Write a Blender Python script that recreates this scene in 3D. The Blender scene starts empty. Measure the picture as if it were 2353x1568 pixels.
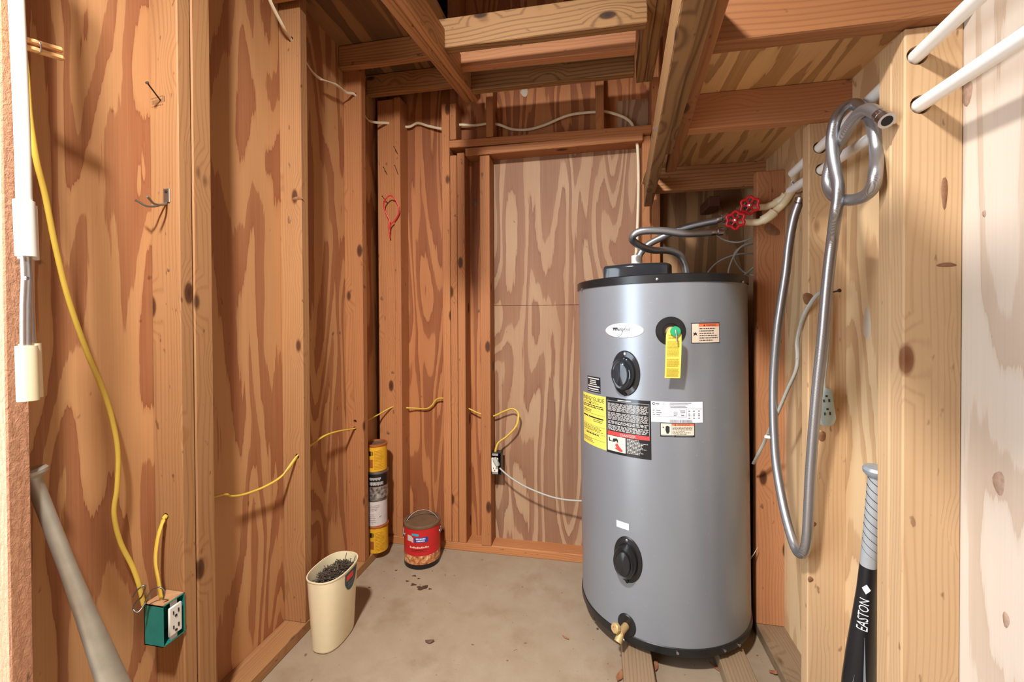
import bpy, bmesh, math, random
from mathutils import Vector, Matrix, noise as mnoise
random.seed(7)
sc = bpy.context.scene
COL = sc.collection
PI = math.pi

# ------------------------------------------------------------------ camera
F = 979.0; CXP = 1176.5; PPY = 749.0; H = 1.13
YAW = math.radians(11.2); PITCH = math.radians(-0.6); ROLL = math.radians(0.25)
fw = Vector((-math.sin(YAW)*math.cos(PITCH), math.cos(YAW)*math.cos(PITCH), math.sin(PITCH)))
rt0 = Vector((math.cos(YAW), math.sin(YAW), 0)); up0 = rt0.cross(fw)
rt = (rt0*math.cos(ROLL) - up0*math.sin(ROLL)).normalized()
up = rt.cross(fw).normalized()
CAM = Vector((0, 0, H))
cam = bpy.data.cameras.new('camera'); camo = bpy.data.objects.new('camera', cam); COL.objects.link(camo)
m = Matrix((rt, up, -fw)).transposed().to_4x4(); m.translation = CAM
camo.matrix_world = m
cam.sensor_width = 36.0; cam.lens = 36.0*F/2353.0
cam.shift_y = (PPY-784.0)/2353.0
cam.clip_start = 0.02
sc.camera = camo

# ------------------------------------------------------------------ world, lamp, exposure
w = bpy.data.worlds.new('world'); sc.world = w; w.use_nodes = True
bg = w.node_tree.nodes['Background']
bg.inputs[0].default_value = (0.80, 0.90, 1.0, 1); bg.inputs[1].default_value = 9.0
ld = bpy.data.lights.new('inferred_lamp', 'AREA'); ld.shape = 'DISK'; ld.size = 0.16; ld.energy = 38; ld.spread = math.radians(112); ld.color = (1.0, 0.97, 0.94)  # added lamp standing for the unseen, inferred source of the harder shadows
lo = bpy.data.objects.new('inferred_lamp', ld); COL.objects.link(lo)
lo.location = (-0.46, -0.12, 2.45)
lo.rotation_euler = (Vector((-0.38, 1.55, 0.35))-Vector(lo.location)).to_track_quat('-Z', 'Y').to_euler()
pd = bpy.data.lights.new('door portal', 'AREA'); pd.shape = 'RECTANGLE'; pd.size = 2.04; pd.size_y = .94; pd.cycles.is_portal = True
pd_o = bpy.data.objects.new('door portal', pd); COL.objects.link(pd_o); pd_o.location = (-1.142, .085, 1.02); pd_o.rotation_euler = (0, math.radians(-90), 0)
vs = sc.view_settings
vs.view_transform = 'Standard'; vs.look = 'None'; vs.exposure = 0.0; vs.gamma = 1.0; vs.use_curve_mapping = False

# ------------------------------------------------------------------ measuring helpers (photo pixel + known plane -> point in the room)
def ray(u, v): return fw + rt*((u-CXP)/F) - up*((v-PPY)/F)
def on(u, v, ax, val):
    d = ray(u, v); return CAM + d*((val-CAM[ax])/d[ax])
def oX(u, v, x): return on(u, v, 0, x)
def oY(u, v, y): return on(u, v, 1, y)
def oZ(u, v, z): return on(u, v, 2, z)

# ------------------------------------------------------------------ materials
def srgb(r, g, b):
    def f(c):
        c /= 255.0
        return c/12.92 if c <= 0.04045 else ((c+0.055)/1.055)**2.4
    return (f(r), f(g), f(b), 1)
class NT:
    def __init__(s, name):
        s.m = bpy.data.materials.new(name); s.m.use_nodes = True
        s.t = s.m.node_tree; s.b = s.t.nodes['Principled BSDF']
    def n(s, typ, **kw):
        nd = s.t.nodes.new(typ)
        for k, v in kw.items():
            if k.startswith('i_'):
                nd.inputs[int(k[2:]) if k[2:].isdigit() else k[2:].replace('_', ' ')].default_value = v
            else: setattr(nd, k, v)
        return nd
    def l(s, a, ai, b, bi): s.t.links.new(a.outputs[ai], b.inputs[bi])
    def math(s, op, a, b=None, clamp=False):
        nd = s.n('ShaderNodeMath', operation=op, use_clamp=clamp)
        for i, x in enumerate((a, b)):
            if x is None: continue
            if isinstance(x, tuple): s.t.links.new(x[0].outputs[x[1]], nd.inputs[i])
            else: nd.inputs[i].default_value = x
        return (nd, 0)
    def mix(s, fac, a, b, blend='MIX'):
        nd = s.n('ShaderNodeMix', data_type='RGBA', blend_type=blend)
        for i, x in ((0, fac), (6, a), (7, b)):
            if isinstance(x, tuple) and len(x) == 2: s.t.links.new(x[0].outputs[x[1]], nd.inputs[i])
            else: nd.inputs[i].default_value = x
        return (nd, 2)
    def ramp(s, src, stops, interp='LINEAR'):
        nd = s.n('ShaderNodeValToRGB'); cr = nd.color_ramp; cr.interpolation = interp
        while len(cr.elements) < len(stops): cr.elements.new(0.5)
        for e, (p, c) in zip(cr.elements, stops):
            e.position = p; e.color = c if len(c) == 4 else (*c, 1)
        s.t.links.new(src[0].outputs[src[1]], nd.inputs[0])
        return (nd, 0)
    def map(s, src, scale, loc=(0, 0, 0)):
        nd = s.n('ShaderNodeMapping'); nd.inputs['Scale'].default_value = scale; nd.inputs['Location'].default_value = loc
        s.t.links.new(src[0].outputs[src[1]], nd.inputs['Vector']); return (nd, 0)
    def noise(s, src, scale, detail=2, rough=.5, dist=0):
        nd = s.n('ShaderNodeTexNoise'); nd.inputs['Scale'].default_value = scale; nd.inputs['Detail'].default_value = detail
        nd.inputs['Roughness'].default_value = rough; nd.inputs['Distortion'].default_value = dist
        s.t.links.new(src[0].outputs[src[1]], nd.inputs['Vector']); return (nd, 0)
    def bump(s, src, dist=.001, strength=.4):
        nd = s.n('ShaderNodeBump'); nd.inputs['Distance'].default_value = dist; nd.inputs['Strength'].default_value = strength
        s.t.links.new(src[0].outputs[src[1]], nd.inputs['Height']); s.t.links.new(nd.outputs[0], s.b.inputs['Normal'])
    def col(s, src): s.t.links.new(src[0].outputs[src[1]], s.b.inputs['Base Color'])
    def setp(s, rough=.5, metal=0, spec=.5):
        s.b.inputs['Roughness'].default_value = rough; s.b.inputs['Metallic'].default_value = metal
        s.b.inputs['Specular IOR Level'].default_value = spec
W0 = (0, 0, 0, 1); W1 = (1, 1, 1, 1)

def lumber(name, light, dark, knot=(70, 36, 20), ringf=125, contrast=.40, rough_saw=False, vary=.12, knots=True):
    k = NT(name)
    tc = k.n('ShaderNodeTexCoord'); oi = k.n('ShaderNodeObjectInfo')
    rnd = (oi, 'Random')
    off = k.n('ShaderNodeCombineXYZ')
    for i, s_ in enumerate((.13, .11, 23.0)):
        a = k.math('MULTIPLY', (oi, 5), s_) if False else k.math('MULTIPLY', rnd, s_)
        k.t.links.new(a[0].outputs[0], off.inputs[i])
    vadd = k.n('ShaderNodeVectorMath', operation='ADD'); k.l(tc, 'Object', vadd, 0); k.l(off, 0, vadd, 1)
    P = (vadd, 0)
    # knots : sparse stretched cells
    vor = k.n('ShaderNodeTexVoronoi'); vor.inputs['Scale'].default_value = 1.0
    kp = k.map(P, (12.0, 12.0, 5.5)); k.t.links.new(kp[0].outputs[0], vor.inputs['Vector'])
    sep = k.n('ShaderNodeSeparateColor'); k.l(vor, 'Color', sep, 0)
    sel = k.math('GREATER_THAN', (sep, 0), .58 if knots else 2.0)
    kd = (vor, 'Distance')
    near = k.math('MULTIPLY', k.math('SUBTRACT', 1.0, k.math('MULTIPLY', kd, 2.0), True), sel)
    # growth rings around a pith that wanders
    wob = k.noise(k.map(P, (2.2, 2.2, 1.1)), 1.0, 2)
    wv = k.math('MULTIPLY', k.math('SUBTRACT', wob, .5), .075)
    mp = k.map(P, (1, 1, .02), (.035, .05, 0))
    sp = k.n('ShaderNodeSeparateXYZ'); k.t.links.new(mp[0].outputs[0], sp.inputs[0])
    r = k.math('SQRT', k.math('ADD', k.math('POWER', (sp, 0), 2.0), k.math('POWER', (sp, 1), 2.0)))
    r = k.math('ADD', r, wv)
    r = k.math('ADD', r, k.math('MULTIPLY', near, .03))
    s1 = k.math('SINE', k.math('MULTIPLY', r, ringf*2*PI))
    s1 = k.math('MULTIPLY', k.math('ADD', s1, 1.0), .5)
    s1 = k.math('POWER', s1, 3.5)
    fine = k.noise(k.map(P, (260, 260, 4)), 1.0, 2)
    broad = k.noise(k.map(P, (14, 14, 1.4)), 1.0, 3)
    g = k.math('ADD', k.math('MULTIPLY', s1, contrast), k.math('MULTIPLY', k.math('SUBTRACT', fine, .45), .5))
    g = k.math('ADD', g, k.math('MULTIPLY', k.math('SUBTRACT', broad, .5), .9), True)
    c = k.mix(g, srgb(*light), srgb(*dark))
    kn = k.ramp(near, [(0.0, W0), (.62, W0), (.68, (.35, .35, .35, 1)), (.74, (.85, .85, .85, 1)), (1, W1)])
    c = k.mix(kn, c, srgb(*knot))
    br = k.math('ADD', 1.0-vary, k.math('MULTIPLY', rnd, 2*vary))
    hs = k.n('ShaderNodeHueSaturation'); k.t.links.new(c[0].outputs[c[1]], hs.inputs['Color']); k.t.links.new(br[0].outputs[0], hs.inputs['Value'])
    # dirt specks
    sp2 = k.noise(k.map(P, (55, 55, 25)), 1.0, 2)
    spk = k.ramp(sp2, [(0, W0), (.70, W0), (.76, (.55, .55, .55, 1))])
    c2 = k.mix(spk, (hs, 0), srgb(knot[0]*.8, knot[1]*.8, knot[2]*.8))
    k.col(c2)
    if rough_saw:
        b1 = k.noise(k.map(P, (120, 120, 60)), 1.0, 5, .7, .5); k.bump(b1, .006, .9)
    else: k.bump(g, .0008, .35)
    k.setp(.62, 0, .25)
    return k.m

def plywood(name, light, dark, along='Z', across=5.0, lon=.9, bands=5.5, edge=.05, tint=(150, 90, 55), bal=.5, seed=0, patchy=.35):
    k = NT(name)
    tc = k.n('ShaderNodeTexCoord'); P = (tc, 'Object')
    def sc_(a, l): return {'Z': (a, a, l), 'Y': (a, l, a), 'X': (l, a, a)}[along]
    n = k.noise(k.map(P, sc_(across, lon), (seed*3.1, seed*1.7, seed*2.3)), 1.0, 1.5, .45, .55)
    jag = k.noise(k.map(P, sc_(50, 3.2)), 1.0, 3, .6)
    jag2 = k.noise(k.map(P, sc_(220, 9.0)), 1.0, 2, .6)
    v = k.math('MULTIPLY', n, bands)
    v = k.math('ADD', v, k.math('MULTIPLY', jag, .5))
    v = k.math('ADD', v, k.math('MULTIPLY', jag2, .10))
    f = k.math('FRACT', v)
    g = k.ramp(f, [(0, W1), (.0+edge, (.85, .85, .85, 1)), (bal-edge, (.72, .72, .72, 1)), (bal, (.12, .12, .12, 1)), (.9, W0), (1-edge*.4, (.25, .25, .25, 1)), (1, W1)])
    streak = k.noise(k.map(P, sc_(300, 3)), 1.0, 3, .6)
    fac = k.math('ADD', k.math('MULTIPLY', g, 1.0), k.math('MULTIPLY', k.math('SUBTRACT', streak, .5), .55), True)
    c = k.mix(fac, srgb(*light), srgb(*dark))
    big = k.noise(k.map(P, sc_(2.0, .8), (seed, 4+seed, 2)), 1.0, 3, .6)
    bm_ = k.ramp(big, [(.38, W0), (.72, (patchy, patchy, patchy, 1))])
    c = k.mix(bm_, c, srgb(*tint))
    # small plugs / nail heads / specks
    sp2 = k.noise(k.map(P, sc_(34, 18)), 1.0, 2)
    spk = k.ramp(sp2, [(0, W0), (.73, W0), (.78, (.6, .6, .6, 1))])
    c = k.mix(spk, c, srgb(dark[0]*.55, dark[1]*.5, dark[2]*.5))
    k.col(c); k.bump(fac, .0006, .3); k.setp(.6, 0, .25)
    return k.m

def plain(name, c, rough=.5, metal=0, var=.06, scale=40, spec=.5, bump=0):
    k = NT(name); tc = k.n('ShaderNodeTexCoord')
    nz = k.noise((tc, 'Object'), scale, 3)
    a = srgb(*[max(0, x*(1-var)) for x in c]); b = srgb(*[min(255, x*(1+var)) for x in c])
    k.col(k.mix(nz, a, b)); k.setp(rough, metal, spec)
    if bump: k.bump(nz, bump, .5)
    return k.m

M = {}
M['stud_left'] = lumber('stud wood left', (170, 124, 82), (136, 90, 56))
M['stud_back'] = lumber('stud wood back', (174, 116, 73), (134, 80, 48))
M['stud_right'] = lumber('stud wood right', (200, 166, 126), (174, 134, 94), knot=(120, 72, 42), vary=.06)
M['stud_amber'] = lumber('stud wood amber', (186, 130, 90), (148, 94, 62), vary=.05)
M['joist'] = lumber('joist wood', (144, 108, 70), (88, 58, 36), ringf=95, contrast=.62, knot=(40, 22, 14))
M['joist_light'] = lumber('joist wood light', (182, 132, 88), (122, 80, 50), ringf=95, contrast=.55, knot=(48, 28, 18))
M['joist_orange'] = lumber('joist wood orange', (148, 98, 60), (112, 68, 40), ringf=105, contrast=.45)
M['rough'] = lumber('rough sawn wood', (190, 140, 108), (164, 110, 82), rough_saw=True, vary=.02, knots=False)
M['old'] = lumber('weathered board', (142, 118, 92), (100, 78, 58), vary=.05, contrast=.35)
M['ply_left'] = plywood('plywood left', (197, 147, 99), (146, 88, 57), across=4.4, lon=.8, bands=9.5, edge=.03, tint=(164, 108, 74), bal=.5)
M['ply_back'] = plywood('plywood back', (182, 122, 77), (130, 74, 46), across=6, lon=.7, bands=11, tint=(160, 92, 52), seed=2)
M['ply_door'] = plywood('plywood door panel', (176, 146, 116), (124, 86, 66), across=5, lon=.8, bands=10, tint=(150, 104, 74), bal=.55, seed=5, patchy=.6)
M['ply_brown'] = plywood('plywood brown', (172, 134, 94), (124, 90, 60), across=5, lon=.6, bands=9, tint=(130, 92, 60), bal=.4, seed=8)
M['ply_right_daylit'] = plywood('plywood right daylit', (206, 194, 180), (184, 164, 144), across=4.0, lon=.7, bands=7, tint=(198, 180, 162), bal=.4, seed=3)  # whitish tones hold the cool daylight that overexposes the near panel
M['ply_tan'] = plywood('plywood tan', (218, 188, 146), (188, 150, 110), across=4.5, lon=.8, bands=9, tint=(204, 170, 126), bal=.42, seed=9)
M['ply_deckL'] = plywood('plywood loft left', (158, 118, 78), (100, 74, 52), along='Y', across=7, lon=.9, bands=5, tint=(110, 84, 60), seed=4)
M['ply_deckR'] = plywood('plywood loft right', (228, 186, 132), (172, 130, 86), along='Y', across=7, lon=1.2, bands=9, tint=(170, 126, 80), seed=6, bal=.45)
M['roof'] = plain('dark roof boards', (92, 52, 32), .8)
M['black'] = plain('black plastic', (26, 27, 29), .32, var=.12)
M['black_matte'] = plain('black matte', (14, 14, 15), .7)
M['steel'] = plain('steel', (190, 190, 192), .3, 1.0)
M['dull_steel'] = plain('dull steel', (150, 148, 142), .45, 1.0)
M['nail'] = plain('nail steel', (72, 62, 56), .5, .7)
M['white_plastic'] = plain('white plastic', (222, 218, 208), .35, var=.02)
M['cream_plastic'] = plain('cream plastic', (230, 216, 180), .4, var=.02)
M['yellow'] = plain('yellow sheath', (212, 178, 72), .45, var=.05)
M['white_wire'] = plain('white cable sheath', (222, 204, 172), .5, var=.05)
M['grey_wire'] = plain('grey cord', (170, 170, 160), .5)
M['teal'] = plain('teal paint', (30, 126, 116), .42, var=.1)
M['red_paint'] = plain('red enamel', (206, 30, 40), .35)
M['cpvc'] = plain('ivory pipe', (232, 216, 178), .4)
M['pvc'] = plain('white pipe', (238, 236, 230), .35, var=.01)
M['brass'] = plain('dusty brass', (190, 160, 110), .55, .3)
M['paper'] = plain('paper', (226, 226, 232), .55, var=.03)
M['tan_paper'] = plain('tan label', (222, 204, 184), .55, var=.03)
M['yellow_paper'] = plain('yellow label', (228, 210, 92), .55, var=.03)
M['ink'] = plain('ink', (30, 30, 34), .6)
M['grey_ink'] = plain('grey ink', (120, 122, 130), .6)
M['pale_ink'] = plain('pale ink', (196, 194, 190), .6)
M['label_black'] = plain('black label', (34, 37, 42), .12, var=.05)
M['red_ink'] = plain('red ink', (218, 62, 60), .5)
M['orange_ink'] = plain('orange ink', (222, 112, 72), .5)
M['badge'] = plain('badge silver', (222, 226, 230), .3, .3, var=.02)
M['blue_ink'] = plain('blue label', (44, 62, 140), .5)
M['cyan_ink'] = plain('cyan label', (62, 160, 182), .5)
M['green_plastic'] = plain('green plastic', (40, 150, 100), .45)

def finish_mats():
    # tank jacket : grey enamel, dust
    k = NT('grey enamel jacket'); tc = k.n('ShaderNodeTexCoord')
    n1 = k.noise((tc, 'Object'), 3.0, 4); n2 = k.noise((tc, 'Object'), 120, 2)
    c = k.mix(n1, srgb(136, 142, 150), srgb(148, 153, 160))
    spk = k.ramp(n2, [(0, W0), (.72, W0), (.76, (.35, .35, .35, 1))])
    c = k.mix(spk, c, srgb(190, 188, 182)); k.col(c); k.setp(.33, .4, .5); M['jacket'] = k.m
    # braid
    k = NT('braided steel'); tc = k.n('ShaderNodeTexCoord')
    wv = k.n('ShaderNodeTexWave', wave_type='BANDS', bands_direction='DIAGONAL'); wv.inputs['Scale'].default_value = 230
    k.l(tc, 'Object', wv, 'Vector')
    c = k.mix((wv, 1), srgb(150, 150, 152), srgb(190, 192, 196)); k.col(c); k.bump((wv, 1), .0003, .2); k.setp(.36, .85); M['braid'] = k.m
    # concrete
    k = NT('concrete slab'); tc = k.n('ShaderNodeTexCoord'); P = (tc, 'Object')
    a = k.noise(P, 2.2, 6, .62, .3); b = k.noise(P, 14, 5, .6); d = k.noise(P, 160, 2)
    c = k.mix(a, srgb(142, 123, 101), srgb(168, 152, 130))
    c = k.mix(k.ramp(b, [(.35, W0), (.8, (.55, .55, .55, 1))]), c, srgb(142, 120, 96))
    sp = k.ramp(k.noise(P, 46, 2), [(0, W0), (.70, W0), (.75, (.75, .75, .75, 1))])
    c = k.mix(sp, c, srgb(96, 74, 54))
    dirt = k.ramp(k.noise(P, 5.5, 4, .65), [(.52, W0), (.70, (.5, .5, .5, 1))])
    c = k.mix(dirt, c, srgb(132, 106, 82))
    k.col(c); k.bump(k.math('ADD', d, b), .0012, .35); k.setp(.75, 0, .25); M['concrete'] = k.m
    # burl print on can, scuffed aluminium, bat
    k = NT('aged aluminium'); tc = k.n('ShaderNodeTexCoord')
    c = k.mix(k.noise((tc, 'Object'), 22, 5), srgb(150, 142, 126), srgb(196, 190, 176)); k.col(c); k.setp(.5, .6); M['alu'] = k.m
    k = NT('scrap wood print'); tc = k.n('ShaderNodeTexCoord')
    n = k.noise((tc, 'Object'), 60, 4, .7)
    c = k.ramp(n, [(.3, srgb(110, 50, 30)), (.5, srgb(190, 120, 70)), (.65, srgb(232, 200, 150)), (.8, srgb(160, 60, 40))]); k.col(c); k.setp(.4); M['woodprint'] = k.m
    k = NT('rusty dusty lid'); tc = k.n('ShaderNodeTexCoord')
    c = k.mix(k.noise((tc, 'Object'), 26, 4), srgb(92, 66, 46), srgb(126, 98, 72)); k.col(c); k.setp(.7, .2); M['rustlid'] = k.m
    k = NT('stained tin'); tc = k.n('ShaderNodeTexCoord')
    n = k.noise((tc, 'Object'), 70, 4, .7)
    c = k.ramp(n, [(.35, srgb(90, 84, 80)), (.5, srgb(170, 166, 160)), (.7, srgb(214, 212, 208))]); k.col(c); k.setp(.35, .7); M['tin'] = k.m
finish_mats()

# ------------------------------------------------------------------ object helpers
def tag(o, label=None, cat=None, group=None, kind=None):
    if label: o['label'] = label
    if cat: o['category'] = cat
    if group: o['group'] = group
    if kind: o['kind'] = kind
    return o
def empty(name, loc=(0, 0, 0), rot=(0, 0, 0)):
    e = bpy.data.objects.new(name, None); e.empty_display_size = .05; COL.objects.link(e)
    e.location = loc; e.rotation_euler = rot; return e
def thing(name, label, cat, loc=(0, 0, 0), group=None, rot=(0, 0, 0)):
    return tag(empty(name, loc, rot), label, cat, group)
def mk(name, verts, faces, mat=None, parent=None, smooth=None, mats=None, midx=None, world=True):
    me = bpy.data.meshes.new(name); me.from_pydata([tuple(v) for v in verts], [], [tuple(f) for f in faces]); me.update()
    return mko(name, me, mat, parent, smooth, mats, midx, world)
def mko(name, me, mat=None, parent=None, smooth=None, mats=None, midx=None, world=True):
    for mm in (mats or ([mat] if mat else [])): me.materials.append(M[mm] if isinstance(mm, str) else mm)
    if midx:
        for p, i in zip(me.polygons, midx): p.material_index = i
    if smooth is not None:
        me.shade_smooth(); me.set_sharp_from_angle(angle=math.radians(smooth))
    o = bpy.data.objects.new(name, me); COL.objects.link(o)
    if parent:
        o.parent = parent
        if world: o.matrix_parent_inverse = Matrix.Translation(-Vector(parent_loc(parent)))
    return o
def parent_loc(p):
    l = Vector(p.location)
    if p.parent is not None: l = l + parent_loc(p.parent) + p.matrix_parent_inverse.translation
    return l
def bm_obj(name, bm, mat, parent=None, smooth=None, world=True):
    me = bpy.data.meshes.new(name); bm.normal_update(); bm.to_mesh(me); bm.free()
    return mko(name, me, mat, parent, smooth, world=world)
def box_bm(sx, sy, sz, bev=.0015, bm=None):
    bm = bm or bmesh.new()
    bmesh.ops.create_cube(bm, size=1)
    for v in bm.verts: v.co = Vector((v.co.x*sx, v.co.y*sy, v.co.z*sz))
    if bev: bmesh.ops.bevel(bm, geom=list(bm.edges), offset=bev, segments=1, profile=.5, affect='EDGES')
    return bm
AX = {'z': Matrix.Identity(3), 'x': Matrix(((0, 0, 1), (0, 1, 0), (-1, 0, 0))), 'y': Matrix(((1, 0, 0), (0, 0, 1), (0, -1, 0)))}
def board(name, a, b, axis, mat, parent=None, bev=.0025):
    """lumber between two opposite corners; local Z runs along the grain"""
    a = Vector(a); b = Vector(b); c = (a+b)/2; d = Vector([abs(x) for x in (b-a)])
    R = AX[axis]
    l = {'z': (d.x, d.y, d.z), 'x': (d.z, d.y, d.x), 'y': (d.x, d.z, d.y)}[axis]
    o = bm_obj(name, box_bm(*l, bev), mat)
    o.matrix_world = Matrix.Translation(c) @ R.to_4x4()
    if parent: o.parent = parent
    return o
def beam(name, p0, p1, wx, hz, mat, parent=None, upv=(0, 0, 1), bev=.0025):
    """board from p0 to p1 (centres of the ends), width wx sideways, height hz"""
    p0 = Vector(p0); p1 = Vector(p1); z = (p1-p0).normalized(); x = z.cross(Vector(upv)).normalized(); y = z.cross(x)
    o = bm_obj(name, box_bm(wx, hz, (p1-p0).length, bev), mat)
    mt = Matrix((x, y, z)).transposed().to_4x4(); mt.translation = (p0+p1)/2
    o.matrix_world = mt
    if parent: o.parent = parent
    return o
def sheet(name, a, b, mat, parent=None):
    """thin panel as a world-coordinate box"""
    a = Vector(a); b = Vector(b)
    lo_ = [min(a[i], b[i]) for i in range(3)]; hi = [max(a[i], b[i]) for i in range(3)]
    vs_ = [(x, y, z) for x in (lo_[0], hi[0]) for y in (lo_[1], hi[1]) for z in (lo_[2], hi[2])]
    fs = [(0, 1, 3, 2), (4, 6, 7, 5), (0, 4, 5, 1), (2, 3, 7, 6), (0, 2, 6, 4), (1, 5, 7, 3)]
    return mk(name, vs_, fs, mat, parent)
def catmull(pts, n=8, closed=False):
    P = [Vector(p) for p in pts]; out = []
    N = len(P); rng = N if closed else N-1
    for i in range(rng):
        if closed: p0, p1, p2, p3 = P[i-1], P[i], P[(i+1) % N], P[(i+2) % N]
        else: p0, p1, p2, p3 = P[max(i-1, 0)], P[i], P[i+1], P[min(i+2, N-1)]
        for j in range(n):
            t = j/n
            out.append(.5*((2*p1)+(p2-p0)*t+(2*p0-5*p1+4*p2-p3)*t*t+(3*p1-p0-3*p2+p3)*t*t*t))
    if not closed: out.append(P[-1])
    return out
def tube(name, pts, r, mat, parent=None, seg=10, n=8, flat=None, closed=False, smooth=60, world=True, ref=None, cap=True):
    """swept tube; flat=(rx,ry) gives an oval section whose wide side faces away from ref"""
    C = catmull(pts, n, closed) if n > 1 else [Vector(p) for p in pts]
    N = len(C); vs_ = []; fs = []
    rx, ry = flat if flat else (r, r)
    prev = None
    for i, c in enumerate(C):
        t = (C[(i+1) % N]-C[i-1]) if closed else (C[min(i+1, N-1)]-C[max(i-1, 0)])
        t = t.normalized() if t.length > 1e-9 else Vector((0, 0, 1))
        if ref is not None: a = t.cross(Vector(ref))
        elif prev is None: a = t.cross(Vector((.3, .2, 1)))
        else: a = prev - t*prev.dot(t)
        if a.length < 1e-6: a = t.cross(Vector((1, .1, 0)))
        a.normalize(); prev = a; b = t.cross(a)
        for k in range(seg):
            th = 2*PI*k/seg; vs_.append(c + a*(rx*math.cos(th)) + b*(ry*math.sin(th)))
    for i in range(N if closed else N-1):
        j = (i+1) % N
        for k in range(seg):
            k2 = (k+1) % seg; fs.append((i*seg+k, i*seg+k2, j*seg+k2, j*seg+k))
    if not closed and cap:
        fs.append(tuple(reversed(range(seg)))); fs.append(tuple(range((N-1)*seg, N*seg)))
    return mk(name, vs_, fs, mat, parent, smooth, world=world)
def lathe(name, prof, mat, parent=None, seg=40, mtx=None, smooth=35, mats=None, bandm=None, world=True, capt=True):
    """profile [(r,z)...] about local Z, placed by mtx"""
    vs_ = []; fs = []; mi = []
    mtx = mtx or Matrix.Identity(4)
    for r_, z_ in prof:
        for k in range(seg):
            th = 2*PI*k/seg; vs_.append(mtx @ Vector((r_*math.cos(th), r_*math.sin(th), z_)))
    for i in range(len(prof)-1):
        for k in range(seg):
            k2 = (k+1) % seg; fs.append((i*seg+k, i*seg+k2, (i+1)*seg+k2, (i+1)*seg+k)); mi.append(bandm[i] if bandm else 0)
    if capt:
        fs.append(tuple(reversed(range(seg)))); mi.append(bandm[0] if bandm else 0)
        fs.append(tuple(range((len(prof)-1)*seg, len(prof)*seg))); mi.append(bandm[-1] if bandm else 0)
    return mk(name, vs_, fs, mat, parent, smooth, mats, mi if mats else None, world)
def frame(p, z, x=(0, 0, 1)):
    """matrix with local Z along z at p"""
    z = Vector(z).normalized(); x = Vector(x); x = (x-z*x.dot(z))
    if x.length < 1e-5: x = Vector((1, 0, 0))-z*z.x
    x.normalize(); y = z.cross(x); mt = Matrix((x, y, z)).transposed().to_4x4(); mt.translation = p; return mt
def cut(o, holes):
    """drill round holes (centre, direction, radius) through a board"""
    for p, d, r_ in holes:
        bm = bmesh.new(); bmesh.ops.create_cone(bm, cap_ends=True, segments=18, radius1=r_, radius2=r_, depth=.3)
        me = bpy.data.meshes.new('cut'); bm.to_mesh(me); bm.free()
        c = bpy.data.objects.new('cut', me); COL.objects.link(c); c.matrix_world = frame(p, d)
        md = o.modifiers.new('b', 'BOOLEAN'); md.operation = 'DIFFERENCE'; md.object = c; md.solver = 'EXACT'
        bpy.context.view_layer.update()
        dg = bpy.context.evaluated_depsgraph_get()
        nm = bpy.data.meshes.new_from_object(o.evaluated_get(dg)); o.modifiers.clear(); o.data = nm
        bpy.data.objects.remove(c, do_unlink=True)
_tx = {}
def text2d(s):
    """flat glyph outlines of a word, height 1, left at 0: (verts, faces, width)"""
    if s in _tx: return _tx[s]
    cu = bpy.data.curves.new('t', 'FONT'); cu.body = s; cu.resolution_u = 2
    o = bpy.data.objects.new('t', cu); COL.objects.link(o); bpy.context.view_layer.update()
    me = bpy.data.meshes.new_from_object(o.evaluated_get(bpy.context.evaluated_depsgraph_get()))
    v = [tuple(q.co) for q in me.vertices]; f = [tuple(p.vertices) for p in me.polygons]
    bpy.data.objects.remove(o, do_unlink=True)
    x0 = min(q[0] for q in v); x1 = max(q[0] for q in v); y0 = min(q[1] for q in v); y1 = max(q[1] for q in v)
    h = (y1-y0)
    v = [((q[0]-x0)/h, (q[1]-y0)/h) for q in v]
    _tx[s] = (v, f, (x1-x0)/h); return _tx[s]

# ================================================================== THE SETTING
L = -1.035; LP = -1.124; RS = .562; RP = .655; B = 2.0; BP = 2.09
ROOF = 2.86; FY = -.30
def struct(o): o['kind'] = 'structure'; return o

floor = struct(sheet('floor', (-3.5, -1.2, -.06), (.9, 2.2, 0), 'concrete'))
v, f = [], []
def box_faces(boxes):
    v = []; f = []
    for (x0, x1, y0, y1, z0, z1) in boxes:
        k = len(v); v += [(x, y, z) for x in (x0, x1) for y in (y0, y1) for z in (z0, z1)]
        f += [tuple(k+i for i in q) for q in ((0, 1, 3, 2), (4, 6, 7, 5), (0, 4, 5, 1), (2, 3, 7, 6), (0, 2, 6, 4), (1, 5, 7, 3))]
    return v, f
# left wall : plywood with the open doorway (out of frame, beside the camera) that lets the daylight in
DY0, DY1, DZ = -.385, .557, 2.04
v, f = box_faces([(LP-.014, LP, DY1, BP, 0, ROOF), (LP-.014, LP, FY-.1, DY0, 0, ROOF), (LP-.014, LP, DY0, DY1, DZ, ROOF)])
wall_left = struct(mk('wall_left', v, f, 'ply_left'))
wall_back = struct(sheet('wall_back', (LP-.014, BP, 0), (RP+.014, BP+.014, ROOF), 'ply_back'))
wall_right = struct(sheet('wall_right', (RP, FY-.1, 0), (RP+.014, BP, ROOF), 'ply_right_daylit'))
ceiling = struct(sheet('ceiling', (LP-.014, FY-.1, ROOF), (RP+.014, BP+.014, ROOF+.02), 'roof'))
wall_front = struct(sheet('wall_front', (LP-.014, FY-.11, 0), (RP+.014, FY-.1, ROOF), 'ply_brown'))

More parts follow.
